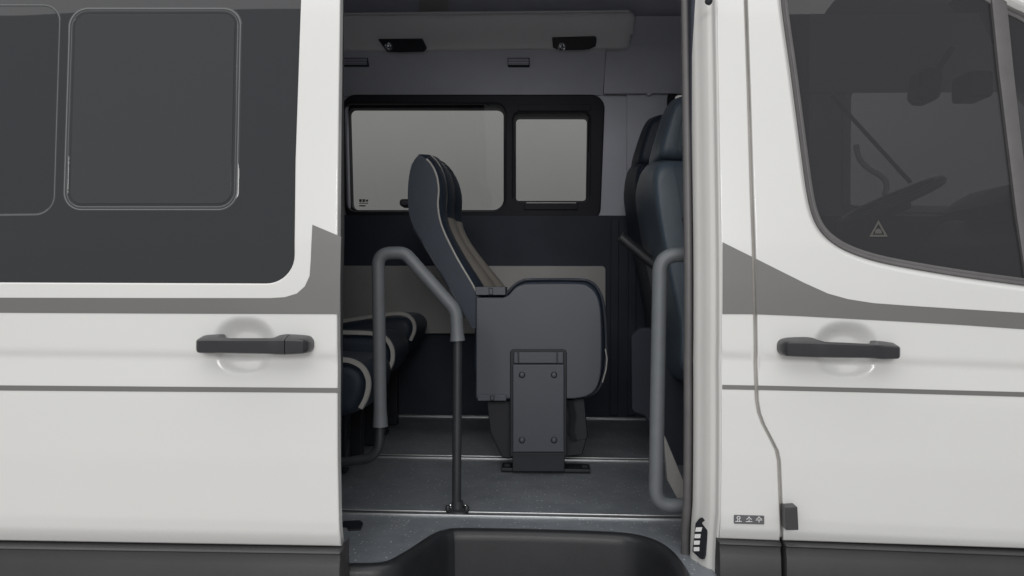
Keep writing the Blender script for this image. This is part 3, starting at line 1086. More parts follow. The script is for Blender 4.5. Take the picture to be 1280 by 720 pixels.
# rim of the step well and the well itself
def rim_loop(d, z):
    return [(p[0], p[1], z) for p in offset2(rim2, d, closed=False)]
st_loops = [rim_loop(-0.004, FZ + 0.002), rim_loop(0.0, FZ + 0.007), rim_loop(0.010, FZ + 0.0085), rim_loop(0.018, FZ + 0.007), rim_loop(0.024, FZ + 0.001), rim_loop(0.0265, FZ - 0.006), rim_loop(0.0285, FZ - 0.016), rim_loop(0.034, FZ - 0.13), rim_loop(0.04, FZ - 0.235), rim_loop(0.06, FZ - 0.245)]
loft('entry_step', st_loops, STEPP, van, closed=False, smooth=70)
step_o = bpy.data.objects['entry_step']
box2('tread', (-0.75, -0.03, FZ - 0.29), (0.6, 0.5, FZ - 0.243), STEPP, step_o, 0.004)
# black latch plate let into the floor
lq = [at(430, 651, z=FZ + 0.004), at(450, 650, z=FZ + 0.004), at(454, 653, z=FZ + 0.004), at(451, 661, z=FZ + 0.004), at(436, 662, z=FZ + 0.004), at(434, 657.5, z=FZ + 0.004), at(425, 657, z=FZ + 0.004), at(425, 653, z=FZ + 0.004)]
m_ = len(lq)
lat = mk('floor_latch', [tuple(p) for p in lq] + [(p[0], p[1], FZ - 0.003) for p in lq], [tuple(range(m_))] + [(i, (i + 1) % m_, m_ + (i + 1) % m_, m_ + i) for i in range(m_)], SHELLD, floor, bevel=0.001)

# ---- far side of the cabin
YW = 1.87
fw_out = round_poly(xz([(434, 275), (748, 275), (754, 121), (430, 121)], y=YW), 0.055, 8)
# upper lining, split at the seams
zl = float(at(600, 270, y=YW)[2])
zu = 2.36
dvx = float(at(838, 120, y=YW)[0]); dvz = float(at(850, 114, y=YW)[2])
drv = round_poly([(dvx, zl + 0.02), (1.02, zl + 0.02), (1.02, dvz), (dvx, dvz)], 0.04, 6)
drv2 = round_poly([(1.63, 1.66), (2.18, 1.66), (2.18, 2.12), (1.63, 2.12)], [0.02, 0.02, 0.02, 0.06], 6)
wz0 = float(at(1060, 262, y=YW)[2])
drv2 = round_poly([(float(at(1056, 200, y=YW)[0]), wz0), (2.6, wz0), (2.6, float(at(1160, 86, y=YW)[2]) + 0.06), (float(at(1056, 200, y=YW)[0]), float(at(1056, 112, y=YW)[2]))], [0.03, 0.02, 0.02, 0.05], 6)
xs1 = float(at(738, 100, y=YW)[0])
seamx = float(at(783, 200, y=YW)[0])
plane = lambda d: (lambda a, b: YW + d)
wall = panel('far_wall_lining', [(-2.5, zl), (seamx, zl), (seamx, zu), (-2.5, zu)], [offset2(fw_out if area2(fw_out) > 0 else fw_out[::-1], -0.006)], plane(0), LINING, van, r=0.004, t=0.03)
panel('pillar_lining', [(seamx + 0.004, zl), (2.6, zl), (2.6, zu), (seamx + 0.004, zu)], [drv, drv2], plane(-0.012), LINING, wall, r=0.004, t=0.03)  # solid stretch between the cab windows added for a dark reflection in the glass
zh0 = float(at(600, 119.5, y=YW)[2]); zh1 = float(at(600, 62.5, y=1.715)[2])
header_surf = lambda a, b: YW - 0.008 - (YW - 0.012 - 1.715) * (b - zh0) / (zh1 - zh0)
panel('header_lining', [(-2.5, zh0), (seamx - 0.11, zh0), (seamx - 0.11, zh1), (-2.5, zh1)], [], header_surf, LINING, wall, r=0.003, t=0.01, grid=grid_pts(-2.4, seamx - 0.12, np.arange(zh0, zh1, 0.02), 0.06))
panel('header_lining', [(seamx - 0.1035, zh0), (2.2, zh0), (2.2, zh1 + 0.13), (seamx - 0.1035, zh1 + 0.13)], [], lambda a, b: YW - 0.036 - 0.5 * (b - zh0), LINING, wall, r=0.003, t=0.01, grid=grid_pts(0.3, 2.2, np.arange(zh0, zh1 + 0.13, 0.02), 0.06))
panel('lower_wall', [(-2.5, FZ), (2.6, FZ), (2.6, zl - 0.004), (-2.5, zl - 0.004)], [], plane(-0.02), LOWER, van, r=0.006, t=0.03)
# ribbed vertical trim columns on the lower wall
for px in (768, 790):
    q = at(px, 400, y=YW - 0.03)
    box2('trim_column', (float(q[0]) - 0.018, YW - 0.035, FZ + 0.01), (float(q[0]) + 0.018, YW - 0.02, zl - 0.01), LOWER, wall, 0.005)
pp = xz([(380, 332), (757, 332.5), (757, 417), (380, 417)], y=YW - 0.05)
prism('pale_wall_panel', round_poly(pp, 0.018, 5), YW - 0.055, YW - 0.02, PANELG, van, bevel=0.004)
# window with two panes
pane1 = round_poly(xz([(437.5, 264), (631, 264), (631, 133.5), (434, 133.5)], y=YW + 0.03), [0.04, 0.055, 0.04, 0.03], 7)
pane2 = round_poly(xz([(643, 252.5), (734.5, 252.5), (736, 144.5), (643, 144.5)], y=YW + 0.03), 0.022, 6)
ccw = lambda p: p if area2(p) > 0 else p[::-1]
fwin = panel('far_window', offset2(ccw(fw_out), 0.0), [offset2(ccw(pane1), 0.012), offset2(ccw(pane2), 0.012)], plane(-0.016), FRAMEB, van, r=0.008, t=0.03, label='black framed far window with two panes')
inner = panel('window_surround', offset2(ccw(fw_out), -0.004), [pane1, pane2], plane(0.03), FRAMEB, fwin, r=0.006, t=0.05)
panel('fixed_pane', offset2(ccw(pane1), 0.008), [], (lambda a, b: YW + 0.055 - 0.105 * (b - 1.75)), GL_FAR, fwin, r=0.001, t=0.004)
panel('sliding_pane', offset2(ccw(pane2), 0.008), [], (lambda a, b: YW + 0.048 - 0.105 * (b - 1.75)), GL_FAR, fwin, r=0.001, t=0.004)
sq = rect_px(640, 126, 742, 143, YW - 0.02, 0.01)
prism('sliding_track', rect_px(648, 131, 738, 139, YW - 0.012, 0.004), YW - 0.022, YW + 0.02, FRAMEB, fwin, 0.002)
prism('pane_latch_and_highlight', rect_px(655, 255.0, 722, 263, YW + 0.0, 0.006), YW - 0.026, YW + 0.02, FRAMEB, fwin, 0.003)
prism('pane_latch_and_highlight', rect_px(658, 253.6, 720, 254.8, YW + 0.0, 0.0), YW - 0.022, YW + 0.01, PIPING, fwin, 0.001)  # pale strip paints the highlight line along the latch
for k, (x0, x1, y0, y1) in enumerate([(449, 452, 249, 252.5), (453, 456, 249, 252.5), (457, 460, 249.5, 252), (449, 460, 253.5, 254.5), (449, 457, 256.5, 258)]):
    prism('glass_mark', rect_px(x0, y0, x1, y1, YW + 0.052), YW + 0.0525, YW + 0.0538, FAINT if k < 4 else DARKINK, fwin, 0)
# frames of the cab windows across the van
for lp in (drv, drv2):
    lp = ccw(lp)
    o = panel('cab_window_frame', offset2(lp, 0.012), [offset2(lp, -0.012)], plane(-0.026), FRAMEB if lp[0][0] < 1.3 else LINING, wall, r=0.005, t=0.03)
    panel('cab_window_pane', offset2(lp, -0.002), [], plane(0.01), GL_FAR, wall, r=0.001, t=0.003)
# coat hook
hk = at(811, 112, y=YW - 0.02)
pad('coat_hook', round_poly([(hk[0] - 0.014, hk[2] - 0.03), (hk[0] + 0.014, hk[2] - 0.03), (hk[0] + 0.014, hk[2] + 0.03), (hk[0] - 0.014, hk[2] + 0.03)], 0.013), YW - 0.035, YW - 0.012, 0.006, LINING, wall)
# small slotted vents in the lining
YV = float(header_surf(0, float(at(600, 77, y=1.76)[2])))
for (x0, x1) in ((634.5, 662), (424, 460)):
    vt = prism('lining_vent', rect_px(x0, 72.5, x1, 81.5, YV - 0.01, 0.002), YV - 0.014, YV + 0.03, LOWER, wall, 0.001)
    for k in range(4):
        y0 = 73.6 + k * 2.0
        prism('vent_slat', rect_px(x0 + 0.8, y0, x1 - 1.2, y0 + 1.0, YV - 0.014), YV - 0.0165, YV, LINING, vt, 0.0)
# roof and closing walls
box2('roof', (-2.6, 0.05, 2.64), (2.6, 2.0, 2.70), PAINT, van, 0.01)
box2('headliner', (-2.55, 0.12, 2.60), (1.4, 1.86, 2.635), CEIL, van, 0.004)
box2('roof_rail_lining', (-2.55, 1.80, 2.36), (2.6, 1.87, 2.61), LINING, van, 0.02)
box2('opening_header', (-2.6, 0.045, 2.40), (0.9, 0.16, 2.64), LINING, van, 0.01)
box2('cab_header', (0.9, 0.06, 2.20), (1.7, 0.14, 2.64), LINING, van, 0.01)
box2('outer_side_wall', (-2.6, 1.935, 0.45), (2.6, 2.0, float(zl) - 0.02), PAINT, van, 0.01)
rdo = box2('rear_door', (-2.64, 0.05, 0.5), (-2.58, 1.95, 1.35), PAINT, van, 0.01)
box2('rear_window', (-2.62, 0.10, 1.35), (-2.60, 1.90, 2.40), GL_FAR, rdo, 0.0)
box2('rear_header', (-2.64, 0.05, 2.40), (-2.58, 1.95, 2.6), PAINT, rdo, 0.01)
box2('cab_front', (2.55, 0.05, 0.5), (2.62, 1.95, 1.5), CLAD, van, 0.01)
# sloping windscreen and header above it
mk('windscreen', [(1.75, 0.12, 2.55), (1.75, 1.85, 2.55), (2.6, 1.85, 1.5), (2.6, 0.12, 1.5), (1.744, 0.12, 2.545), (1.744, 1.85, 2.545), (2.594, 1.85, 1.495), (2.594, 0.12, 1.495)],
   [(0, 1, 2, 3), (7, 6, 5, 4), (0, 4, 5, 1), (1, 5, 6, 2), (2, 6, 7, 3), (3, 7, 4, 0)], GL_FAR, van)
# ---- overhead duct with reading lamps
YD = 1.64
dz_t = float(at(600, 18, y=YD)[2]); dz_b = 0.0
YB = YD + 0.07
dz_b = float(at(600, 61, y=YB)[2])
dsec = [(YW - 0.005, dz_t + 0.02), (YD + 0.05, dz_t + 0.022), (YD + 0.012, dz_t + 0.018), (YD, dz_t + 0.006), (YD - 0.003, dz_t - 0.006), (YD + 0.004, dz_t - 0.012), (YD + 0.006, dz_t - 0.022), *[(YD + 0.006 + (YB - YD - 0.006) * t_ ** 1.3, dz_t - 0.022 + (dz_b - dz_t + 0.022) * t_) for t_ in (0.2, 0.4, 0.6, 0.8, 0.94)], (YB, dz_b), (YB + 0.01, dz_b - 0.003), (YW - 0.005, dz_b + 0.01)]
dx1 = float(at(795, 30, y=YD)[0]); dx0 = -2.5
dl = []
for x, k in [(dx0, 0.0), (dx1 - 0.06, 0), (dx1 - 0.035, 0.002), (dx1 - 0.018, 0.008), (dx1 - 0.006, 0.018), (dx1, 0.034)]:
    dl.append([(x - (max(0.0, (dz_t - z)) * 0.12 if x > 0 else 0), min(YW, y + k), z - (k * 0.5 if z > dz_b + 0.05 else -k * 0.5)) for y, z in dsec])
duct = loft('overhead_duct', dl, LININGL, van, closed=False, cap=True, smooth=40, label='pale grey overhead duct with reading lamps')
bead_y = YD - 0.006
tube('duct_highlight_bead', [(dx0, bead_y, dz_t + 0.006), (dx1 - 0.03, bead_y, dz_t + 0.006)], 0.0045, LININGL, duct, seg=10)  # pale bead added to draw the highlight line along the duct's top edge


def on_duct(px, py):
    """Pixel to the duct's underside slope."""
    best = None
    for (y0, z0), (y1, z1) in zip(dsec[6:11], dsec[7:12]):
        for s in np.linspace(0, 1, 30):
            y = y0 + (y1 - y0) * s; z = z0 + (z1 - z0) * s
            q = at(px, py, y=y)
            d = abs(q[2] - z)
            if best is None or d < best[0]: best = (d, q)
    return best[1]


for (pts, lx) in (([(473, 48.5), (528, 48.0), (534, 60), (530, 64.5), (500, 65.5), (484, 64.5)], 487), ([(690, 46.5), (744, 45.0), (746, 48), (744.5, 57), (737, 61), (728, 62.5), (700, 62.5), (691, 59)], 702)):
    P = [on_duct(*p) for p in pts]
    c = np.mean(P, 0)
    n = np.array([0, -0.85, -0.52]); n /= np.linalg.norm(n)
    fr = [p + n * (float((c - p) @ n) + 0.010) for p in P]
    bk = [p + n * (float((c - p) @ n) - 0.015) for p in P]
    m = len(fr)
    lamp = mk('reading_lamp', fr + bk, [tuple(range(m)), tuple(range(2 * m - 1, m - 1, -1))] + [(i, (i + 1) % m, m + (i + 1) % m, m + i) for i in range(m)], SHELLD, duct, bevel=0.004)
    lc = on_duct(lx, 57)
    lc = lc + n * (float((c - lc) @ n) + 0.009)
    ua = np.array([1.0, 0, 0]); ub = np.cross(n, ua)
    V, Fc = [], []
    G = 9
    for a_ in range(G):
        for b_ in range(G):
            p_, q_ = (a_ / (G - 1) * 2 - 1), (b_ / (G - 1) * 2 - 1)
            k_ = 1 / max(1.0, math.hypot(p_, q_))
            V.append(lc + (p_ * ua + q_ * ub) * 0.017 * k_ + n * random.uniform(0.001, 0.0045))
    for a_ in range(G - 1):
        for b_ in range(G - 1):
            i_ = a_ * G + b_
            Fc += [(i_, i_ + 1, i_ + G), (i_ + 1, i_ + G + 1, i_ + G)]
    mk('lamp_lens', V, Fc, LENS, lamp, smooth=0)
# dark vent mouth over the duct
vx0, vx1 = float(at(527, 5, y=YD + 0.2)[0]), float(at(562, 5, y=YD + 0.2)[0])
box2('roof_vent', (vx0, YD + 0.15, dz_t + 0.03), (vx1, YD + 0.2, 2.598), PANELG, van, 0.004)

def P3(pts, y):
    return [at(px, py, y=y) for px, py in pts]


# ---- cab seen through the front window
dash_z = float(at(1200, 252, y=1.3)[2])
dp = round_poly([(1.55, 0.95), (2.55, 0.95), (2.55, dash_z - 0.02), (1.95, dash_z), (1.72, dash_z - 0.03), (1.60, dash_z - 0.16)], [0, 0, 0.05, 0.06, 0.08, 0.06], 6)
dash = pad('dashboard', dp, 0.16, 1.82, 0.04, SHELLD, van)
hood = pad('instrument_hood', smooth_curve([(1.62, dash_z - 0.03), (1.70, dash_z + 0.055), (1.82, dash_z + 0.075), (2.0, dash_z + 0.01), (1.9, dash_z - 0.06)], 5, closed=True), 1.15, 1.62, 0.05, SHELLD, dash)
# steering wheel
sc_ = np.array(at(1112, 252, y=1.38)); ax_ = np.array([-0.42, 0.0, 0.9]); ax_ /= np.linalg.norm(ax_)
u_ = np.array([0, 1.0, 0]); w_ = np.cross(ax_, u_)
rimp = [sc_ + 0.185 * (math.cos(a) * u_ + math.sin(a) * w_) for a in np.linspace(0, 2 * math.pi, 41)]
wheel = tube('steering_wheel', rimp, 0.016, NAVYL, van, seg=12)
tube('wheel_hub', [sc_ - ax_ * 0.05, sc_ - ax_ * 0.01, sc_ + ax_ * 0.008], [0.06, 0.07, 0.05], SHELL, wheel, seg=20)
for a in (0.0, math.pi, -math.pi / 2):
    tube('wheel_spoke', [sc_, sc_ + 0.18 * (math.cos(a) * u_ + math.sin(a) * w_)], 0.014, SHELL, wheel, seg=10)
# interior mirror and camera box under the windscreen header
mc = at(1159, 106, y=1.0)
mir = pad('interior_mirror', round_poly([(mc[0] - 0.045, mc[2] - 0.055), (mc[0] + 0.03, mc[2] - 0.06), (mc[0] + 0.04, mc[2] + 0.05), (mc[0] - 0.03, mc[2] + 0.055)], 0.03), 0.97, 1.06, 0.012, SHELLD, van)
tube('mirror_arm', [mc, np.array([mc[0] + 0.08, 1.0, mc[2] + 0.12])], 0.01, SHELLD, mir)
mc2 = at(1214, 108, y=1.02)
pad('camera_housing', round_poly([(mc2[0] - 0.035, mc2[2] - 0.045), (mc2[0] + 0.045, mc2[2] - 0.045), (mc2[0] + 0.045, mc2[2] + 0.04), (mc2[0] - 0.035, mc2[2] + 0.04)], 0.012), 0.97, 1.08, 0.01, SHELLD, van)
b0, b1 = at(1040, 120, y=1.6), at(1138, 228, y=1.35)
tube('seat_belt', [b0, b1], 0.008, TUBE, van, seg=8)
tube('cab_handle', [tuple(p) for p in smooth_curve(P3([(1070, 181), (1074, 198), (1086, 211), (1101, 220), (1108, 230), (1106, 244)], 1.30), 6)], 0.010, LETTER, van, seg=12)
tube('cab_grab_bar', [at(1000, 300, y=0.5), at(1012, 285, y=0.6)], 0.01, TUBE, van, seg=8)

# ---- grab rails
YR = float(at(572, 641, z=FZ)[1])
rl = van
full = fillet(P3([(475.5, 533), (472.5, 316.5), (506, 316), (569.8, 388), (572, 426)], YR), [0, 0.055, 0.035, 0.05, 0], 10)
nf = len(full)
rads = [0.0165] * nf
for i in range(3):
    pass
full = [full[0], full[0] + (full[1] - full[0]) * 0.06, full[0] + (full[1] - full[0]) * 0.12] + full[1:-1] + [full[-2] + (full[-1] - full[-2]) * 0.35, full[-2] + (full[-1] - full[-2]) * 0.75, full[-1]]
rads = [0.0195, 0.0175, 0.0165] + [0.0165] * (nf - 2) + [0.0165, 0.0175, 0.0195]
sleeve = tube('foam_grab_rail', full, rads, FOAM, van, seg=24, label='foam sleeved grab rail with a black pole to the floor')
fb = at(572, 641, z=FZ)
tube('rail_pole', [at(572, 420, y=YR), np.array([at(572, 420, y=YR)[0], YR, FZ + 0.006])], 0.0118, TUBE, sleeve, seg=20)
lowt = fillet(P3([(475, 525), (474, 572), (425, 578)], YR), [0, 0.075, 0], 12)
tube('rail_pole', lowt + [at(380, 580, y=YR)], 0.0125, TUBE, sleeve, seg=18)
fx = float(at(572, 600, y=YR)[0])
fl = [(fx + 0.030 * math.cos(a) * (1.0), YR + 0.026 * math.sin(a)) for a in np.linspace(0, 2 * math.pi, 16, endpoint=False)]
loft('rail_flange', [[(p[0], p[1], FZ + 0.004) for p in fl], [(p[0], p[1], FZ + 0.009) for p in fl], [(fx + (p[0] - fx) * 0.55, YR + (p[1] - YR) * 0.55, FZ + 0.012) for p in fl], [(fx + (p[0] - fx) * 0.5, YR + (p[1] - YR) * 0.5, FZ + 0.03) for p in fl]], TUBE, sleeve, cap=True)
for dx in (-0.024, 0.024):
    disc('flange_bolt', (fx + dx, YR - 0.004, FZ + 0.008), (0, 0, 1), 0.0065, 0.012, TUBE, sleeve, seg=8)
    disc('flange_bolt', (fx + dx * 0.8, YR + 0.014, FZ + 0.008), (0, 0, 1), 0.006, 0.010, CHROME, sleeve, seg=8)
# rail by the pillar
y2 = 0.205
rp = fillet(P3([(872, 318.5), (825, 318.5), (819.5, 632), (866, 632)], y2), [0, 0.045, 0.05, 0], 12)
rail2 = tube('foam_grab_rail', rp, 0.0168, FOAM, van, seg=24, label='foam sleeved grab rail by the door pillar')
# rail farther in
y3 = 0.95
r3 = P3([(777, 297), (806, 321), (852, 357)], y3)
rail3 = tube('inner_grab_rail', fillet([r3[0], r3[1], r3[2]], 0.01), 0.0175, TUBE, van, seg=18, label='black grab rail behind the front seats')
e0 = P3([(777, 297), (790, 308)], y3)
disc('rail_end_cap', e0[0], e0[0] - e0[1], 0.0178, 0.006, TUBE, rail3)

# ------------------------------------------------------------------ folding seat
YS = float(at(640, 591, z=FZ)[1])
base = at(672, 588, z=FZ)
fs = thing('folding_seat', 'dark folding seat with flipped up base and taupe striped backrest on pedestal leg', 'seat', (float(base[0]), float(base[1]), FZ))
yb0, yb1 = YS + 0.0, YS + 0.40
backL = [(523, 194), (514.5, 206), (510.2, 230), (510.2, 258), (514.5, 278), (524, 295), (539, 320), (557, 350), (575, 382), (590, 410)]
backR = [(527, 194.5), (537, 203), (545, 218), (548, 237), (547, 258), (552, 283), (569, 319), (591, 357), (603, 382), (612, 410)]
NT = 34
cl_ = np.array(smooth_curve(xz(backL, y=yb0), 10)); cr_ = np.array(smooth_curve(xz(backR, y=yb0), 10))


def arc(c, n):
    d = np.r_[0, np.cumsum(np.linalg.norm(np.diff(c, axis=0), axis=1))]
    t = np.linspace(0, d[-1], n)
    return np.c_[np.interp(t, d, c[:, 0]), np.interp(t, d, c[:, 1])]


cl_, cr_ = arc(cl_, NT), arc(cr_, NT)
us = [0.0, 0.02, 0.06, 0.12, 0.2, 0.27, 0.31, 0.34, 0.4, 0.5, 0.6, 0.66, 0.69, 0.73, 0.8, 0.88, 0.94, 0.98, 1.0]
fwd = [0.0, 0.006, 0.012, 0.016, 0.015, 0.008, 0.000, 0.002, 0.012, 0.018, 0.018, 0.012, 0.012, 0.020, 0.028, 0.026, 0.018, 0.008, 0.0]


def topz(u):
    return 0.025 * u + 0.018 * (math.sin(math.pi * u) ** 0.7 if 0 < u < 1 else 0)


front = [[(cr_[k][0] + f * (0.7 + 0.3 * min(1, k / 6)) + (0.012 + 0.06 * smoothstep((k - 10) / 20)) * u, yb0 + (yb1 - yb0) * u, cr_[k][1] + topz(u) * max(0, 1 - k / 8)) for k in range(NT)] for u, f in zip(us, fwd)]
rear = [[(cl_[k][0] - 0.012 * math.sin(math.pi * u) + (0.012 + 0.06 * smoothstep((k - 10) / 20)) * u, yb0 + (yb1 - yb0) * u, cl_[k][1] + topz(u) * max(0, 1 - k / 8)) for k in range(NT)] for u in us]


def patch(name, rows, kmask, material):
    V, Fc = [], []
    idx = {}
    for i in range(len(us) - 1):
        for k in range(NT - 1):
            if not kmask(i, k): continue
            q = []
            for (a, b) in ((i, k), (i + 1, k), (i + 1, k + 1), (i, k + 1)):
                if (a, b) not in idx:
                    idx[(a, b)] = len(V); V.append(rows[a][b])
                q.append(idx[(a, b)])
            Fc.append(tuple(q))
    return mk(name, V, Fc, material, fs, smooth=70)


ins_i = lambda i, k: 4 <= i <= 15 and k >= 11
V, Fc = [], []
n_u = len(us)
for rows in (front, rear):
    for r_ in rows: V += r_
for i in range(n_u - 1):
    for k in range(NT - 1):
        if not ins_i(i, k):
            Fc.append((i * NT + k, (i + 1) * NT + k, (i + 1) * NT + k + 1, i * NT + k + 1))
        o_ = n_u * NT
        Fc.append((o_ + i * NT + k, o_ + i * NT + k + 1, o_ + (i + 1) * NT + k + 1, o_ + (i + 1) * NT + k))
for k in range(NT - 1):
    o_ = n_u * NT
    for e in (0, n_u - 1):
        Fc.append((e * NT + k, o_ + e * NT + k, o_ + e * NT + k + 1, e * NT + k + 1))
for i in range(n_u - 1):
    Fc.append((i * NT, (i + 1) * NT, n_u * NT + (i + 1) * NT, n_u * NT + i * NT))
    Fc.append((i * NT + NT - 1, (i + 1) * NT + NT - 1, n_u * NT + (i + 1) * NT + NT - 1, n_u * NT + i * NT + NT - 1))
brest = mk('backrest', V, Fc, NAVY, fs, smooth=30)
patch('backrest_insert', front, ins_i, INSERT)
# side piping
pp_ = [(cr_[k][0] + 0.001, yb0 - 0.0005, cr_[k][1]) for k in range(1, NT - 6)]
tube('piping', pp_, 0.0032, PIPING, brest, seg=8)
pl_ = [(cl_[k][0] - 0.003, yb0 + 0.012, cl_[k][1]) for k in range(13, NT - 2)]
pm_ = [tuple(np.array(front[7][k]) + np.array([0.002, 0, 0.001])) for k in range(0, 13)]
tube('piping', pm_, 0.0028, PIPING, brest, seg=8)
tube('shell_edge', pl_, 0.0045, SHELL, brest, seg=8)
kb = at(509, 254.5, y=yb0 + 0.06)
pad('recline_knob', round_poly([(kb[0] - 0.020, kb[2] - 0.012), (kb[0] + 0.03, kb[2] - 0.012), (kb[0] + 0.03, kb[2] + 0.012), (kb[0] - 0.020, kb[2] + 0.012)], 0.01), yb0 + 0.03, yb0 + 0.09, 0.008, SHELLD, brest)
# flipped-up base: underside cover towards the door, cushion behind
cov = [(595, 371.5), (629, 371.5), (636, 368), (644, 359.5), (653, 355.5), (664, 354.5), (722, 354.5), (736, 358), (745, 367), (750, 382), (752, 410), (752, 450), (750, 472), (744, 487), (733, 495), (718, 498), (595, 498)]
cvz = smooth_curve(xz(cov[1:16], y=YS), 4)
cvz = [xz([cov[0]], y=YS)[0]] + cvz + [xz([(708, 498), cov[16]], y=YS)[0], xz([cov[16]], y=YS)[0]]
cover = prism('base_cover', cvz, YS - 0.012, YS + 0.03, SHELL, fs, bevel=0.005, bseg=3, label='grey plastic underside of the flipped up base')
cushz = offset2(ccw(cvz), 0.0)
cs_px = [(600, 372), (632, 369), (642, 357.5), (652, 351.5), (666, 349.5), (722, 349.5), (739, 353), (749, 364), (754.5, 382), (757.5, 420), (757, 455), (752, 478), (744, 490), (730, 496), (600, 496)]
pad('base_cushion', smooth_curve(xz(cs_px, y=YS), 3, closed=True), YS + 0.028, YS + 0.13, 0.02, NAVY, fs, crown=0.004)
tube('cover_edge', [(p[0], YS + 0.03, p[1]) for p in smooth_curve(xz(cs_px[1:14], y=YS + 0.03), 5)], 0.0045, SHELL, fs, seg=8)
# hinge lugs
for (x0, y0, x1, y1) in ((594.5, 358.5, 632, 369), (597, 491.5 + 1.5, 633, 501)):
    lug = prism('hinge_lug', rect_px(x0, y0, x1, y1, YS - 0.012), YS - 0.016, YS + 0.10, SHELL, fs, 0.002)
    xm = (x0 + x1) / 2
    prism('hinge_pin', rect_px(xm - 2.5, y0 + 1.2, xm + 3, y1 - 0.5, YS - 0.018), YS - 0.0185, YS - 0.010, SHELLD, lug, 0.001)
    prism('hinge_pin', rect_px(xm - 1.5, y0 + 2.6, xm + 2, y1 - 1.6, YS - 0.02), YS - 0.0195, YS - 0.012, SHELL, lug, 0.0005)
# pedestal
prism('leg_bracket', rect_px(637.5, 436.5, 708.5, 572, YS - 0.014, 0.012), YS - 0.0165, YS + 0.10, SHELLD, fs, 0.003)
ped = prism('leg_cover', rect_px(641, 455.5, 705, 565, YS - 0.03), YS - 0.032, YS - 0.010, SHELL, fs, 0.0025)
for (px, py) in ((652.5, 468.5), (692.5, 468.5), (652.5, 550), (692.5, 550)):
    q = at(px, py, y=YS - 0.032)
    disc('cover_bolt', (q[0], YS - 0.0315, q[2]), (0, -1, 0), 0.0098, 0.0045, SHELLD, ped, seg=20)
    disc('bolt_head', (q[0], YS - 0.033, q[2]), (0, -1, 0), 0.0075, 0.0045, SHELL, ped, seg=16)
hb = prism('leg_hinge', rect_px(642, 440, 704.5, 454.5, YS - 0.028), YS - 0.027, YS - 0.005, SHELL, fs, 0.003)
for px in (648, 696.5):
    prism('hinge_slot', rect_px(px - 1.1, 440.5, px + 1.1, 454, YS - 0.03), YS - 0.0285, YS - 0.02, SHELLD, hb, 0)
prism('pedestal_foot', rect_px(640.5, 566, 706, 590, YS - 0.02), YS - 0.018, YS + 0.16, SHELLD, fs, 0.003)
fz0 = FZ + 0.0048
fxa, fxb = float(at(626.5, 590, y=YS)[0]), float(at(738, 590, y=YS)[0])
box2('foot_plate', (fxa, YS - 0.005, fz0), (fxb, YS + 0.07, fz0 + 0.011), SHELLD, fs, 0.003)
for px in (634, 731):
    q = at(px, 586, y=YS + 0.02)
    disc('foot_bolt', (q[0], YS + 0.022, fz0 + 0.010), (0, 0, 1), 0.010, 0.008, TUBE, fs, seg=6)
# dark frame legs and strap behind the pedestal
prism('rear_bracket', xz([(608, 500), (640, 500), (640, 572), (628, 572), (613, 540)], y=YS + 0.06), YS + 0.05, YS + 0.28, SHELLD, fs, 0.004)
prism('rear_bracket', xz([(706, 500), (731, 497), (735, 545), (728, 570), (706, 572)], y=YS + 0.06), YS + 0.07, YS + 0.28, SHELLD, fs, 0.004)
stp = P3([(712, 502), (716, 520), (713, 540), (718, 552), (731, 549)], YS + 0.03)
stl = [[p + np.array([-0.006, 0, 0]) for p in stp], [p + np.array([0.0, -0.006, 0.003]) for p in stp], [p + np.array([0.010, 0.004, 0.002]) for p in stp]]
loft('pull_strap', stl, TUBE, fs, closed=False, smooth=60)
q = at(757, 452, y=YS + 0.06)
tube('edge_piping', P3([(756.5, 436), (758.8, 448), (757.5, 462), (753, 478)], YS + 0.02), 0.0022, PIPING, fs, seg=8)

# ------------------------------------------------------------------ rear row seats (front ends of their cushions show)


def rear_seat(outl, pip, y0, y1, label):
    pts = xz(outl, y=y0)
    zmin = min(p[1] for p in pts)
    s = thing('rear_seat', label, 'seat', (float(pts[0][0]), (y0 + y1) / 2, FZ), 'rear row seats')
    body = smooth_curve(pts, 4)
    # close far back behind the door
    body = body + [(-1.0, body[-1][1]), (-1.0, body[0][1])]
    cu = pad('seat_cushion', body, y0, y1, 0.035, NAVY, s, crown=0.006)
    pz = smooth_curve(xz(pip, y=y0 - 0.003), 6)
    N = normals2(pz, closed=False)
    strip = [[(p[0], y0 + 0.004, p[1]) for p in pz], [(p[0], y0 - 0.004, p[1]) for p in pz],
             [(p[0] - n[0] * 0.011, y0 - 0.004, p[1] - n[1] * 0.011) for p, n in zip(pz, N)], [(p[0] - n[0] * 0.013, y0 + 0.004, p[1] - n[1] * 0.013) for p, n in zip(pz, N)]]
    loft('pale_band', strip, PIPING, cu, closed=False, smooth=50)
    # backrest behind, out of the photograph, and a leg frame
    pad('backrest', round_poly([(-1.16, body[0][1] - 0.10), (-0.98, body[0][1] - 0.10), (-1.10, body[0][1] + 0.62), (-1.24, body[0][1] + 0.60)], 0.05, 5), y0, y1, 0.04, NAVY, s)
    box2('seat_frame', (-0.98, y0 + 0.04, zmin - 0.03), (float(min(pts, key=lambda p: p[1])[0]) - 0.05, y1 - 0.04, zmin + 0.02), SHELLD, s, 0.006)
    for lx in (-0.95, -0.62):
        box2('leg', (lx - 0.02, y0 + 0.06, FZ + 0.005), (lx + 0.02, y0 + 0.10, zmin), SHELLD, s, 0.004)
        box2('leg', (lx - 0.02, y1 - 0.10, FZ + 0.005), (lx + 0.02, y1 - 0.06, zmin), SHELLD, s, 0.004)
    return s


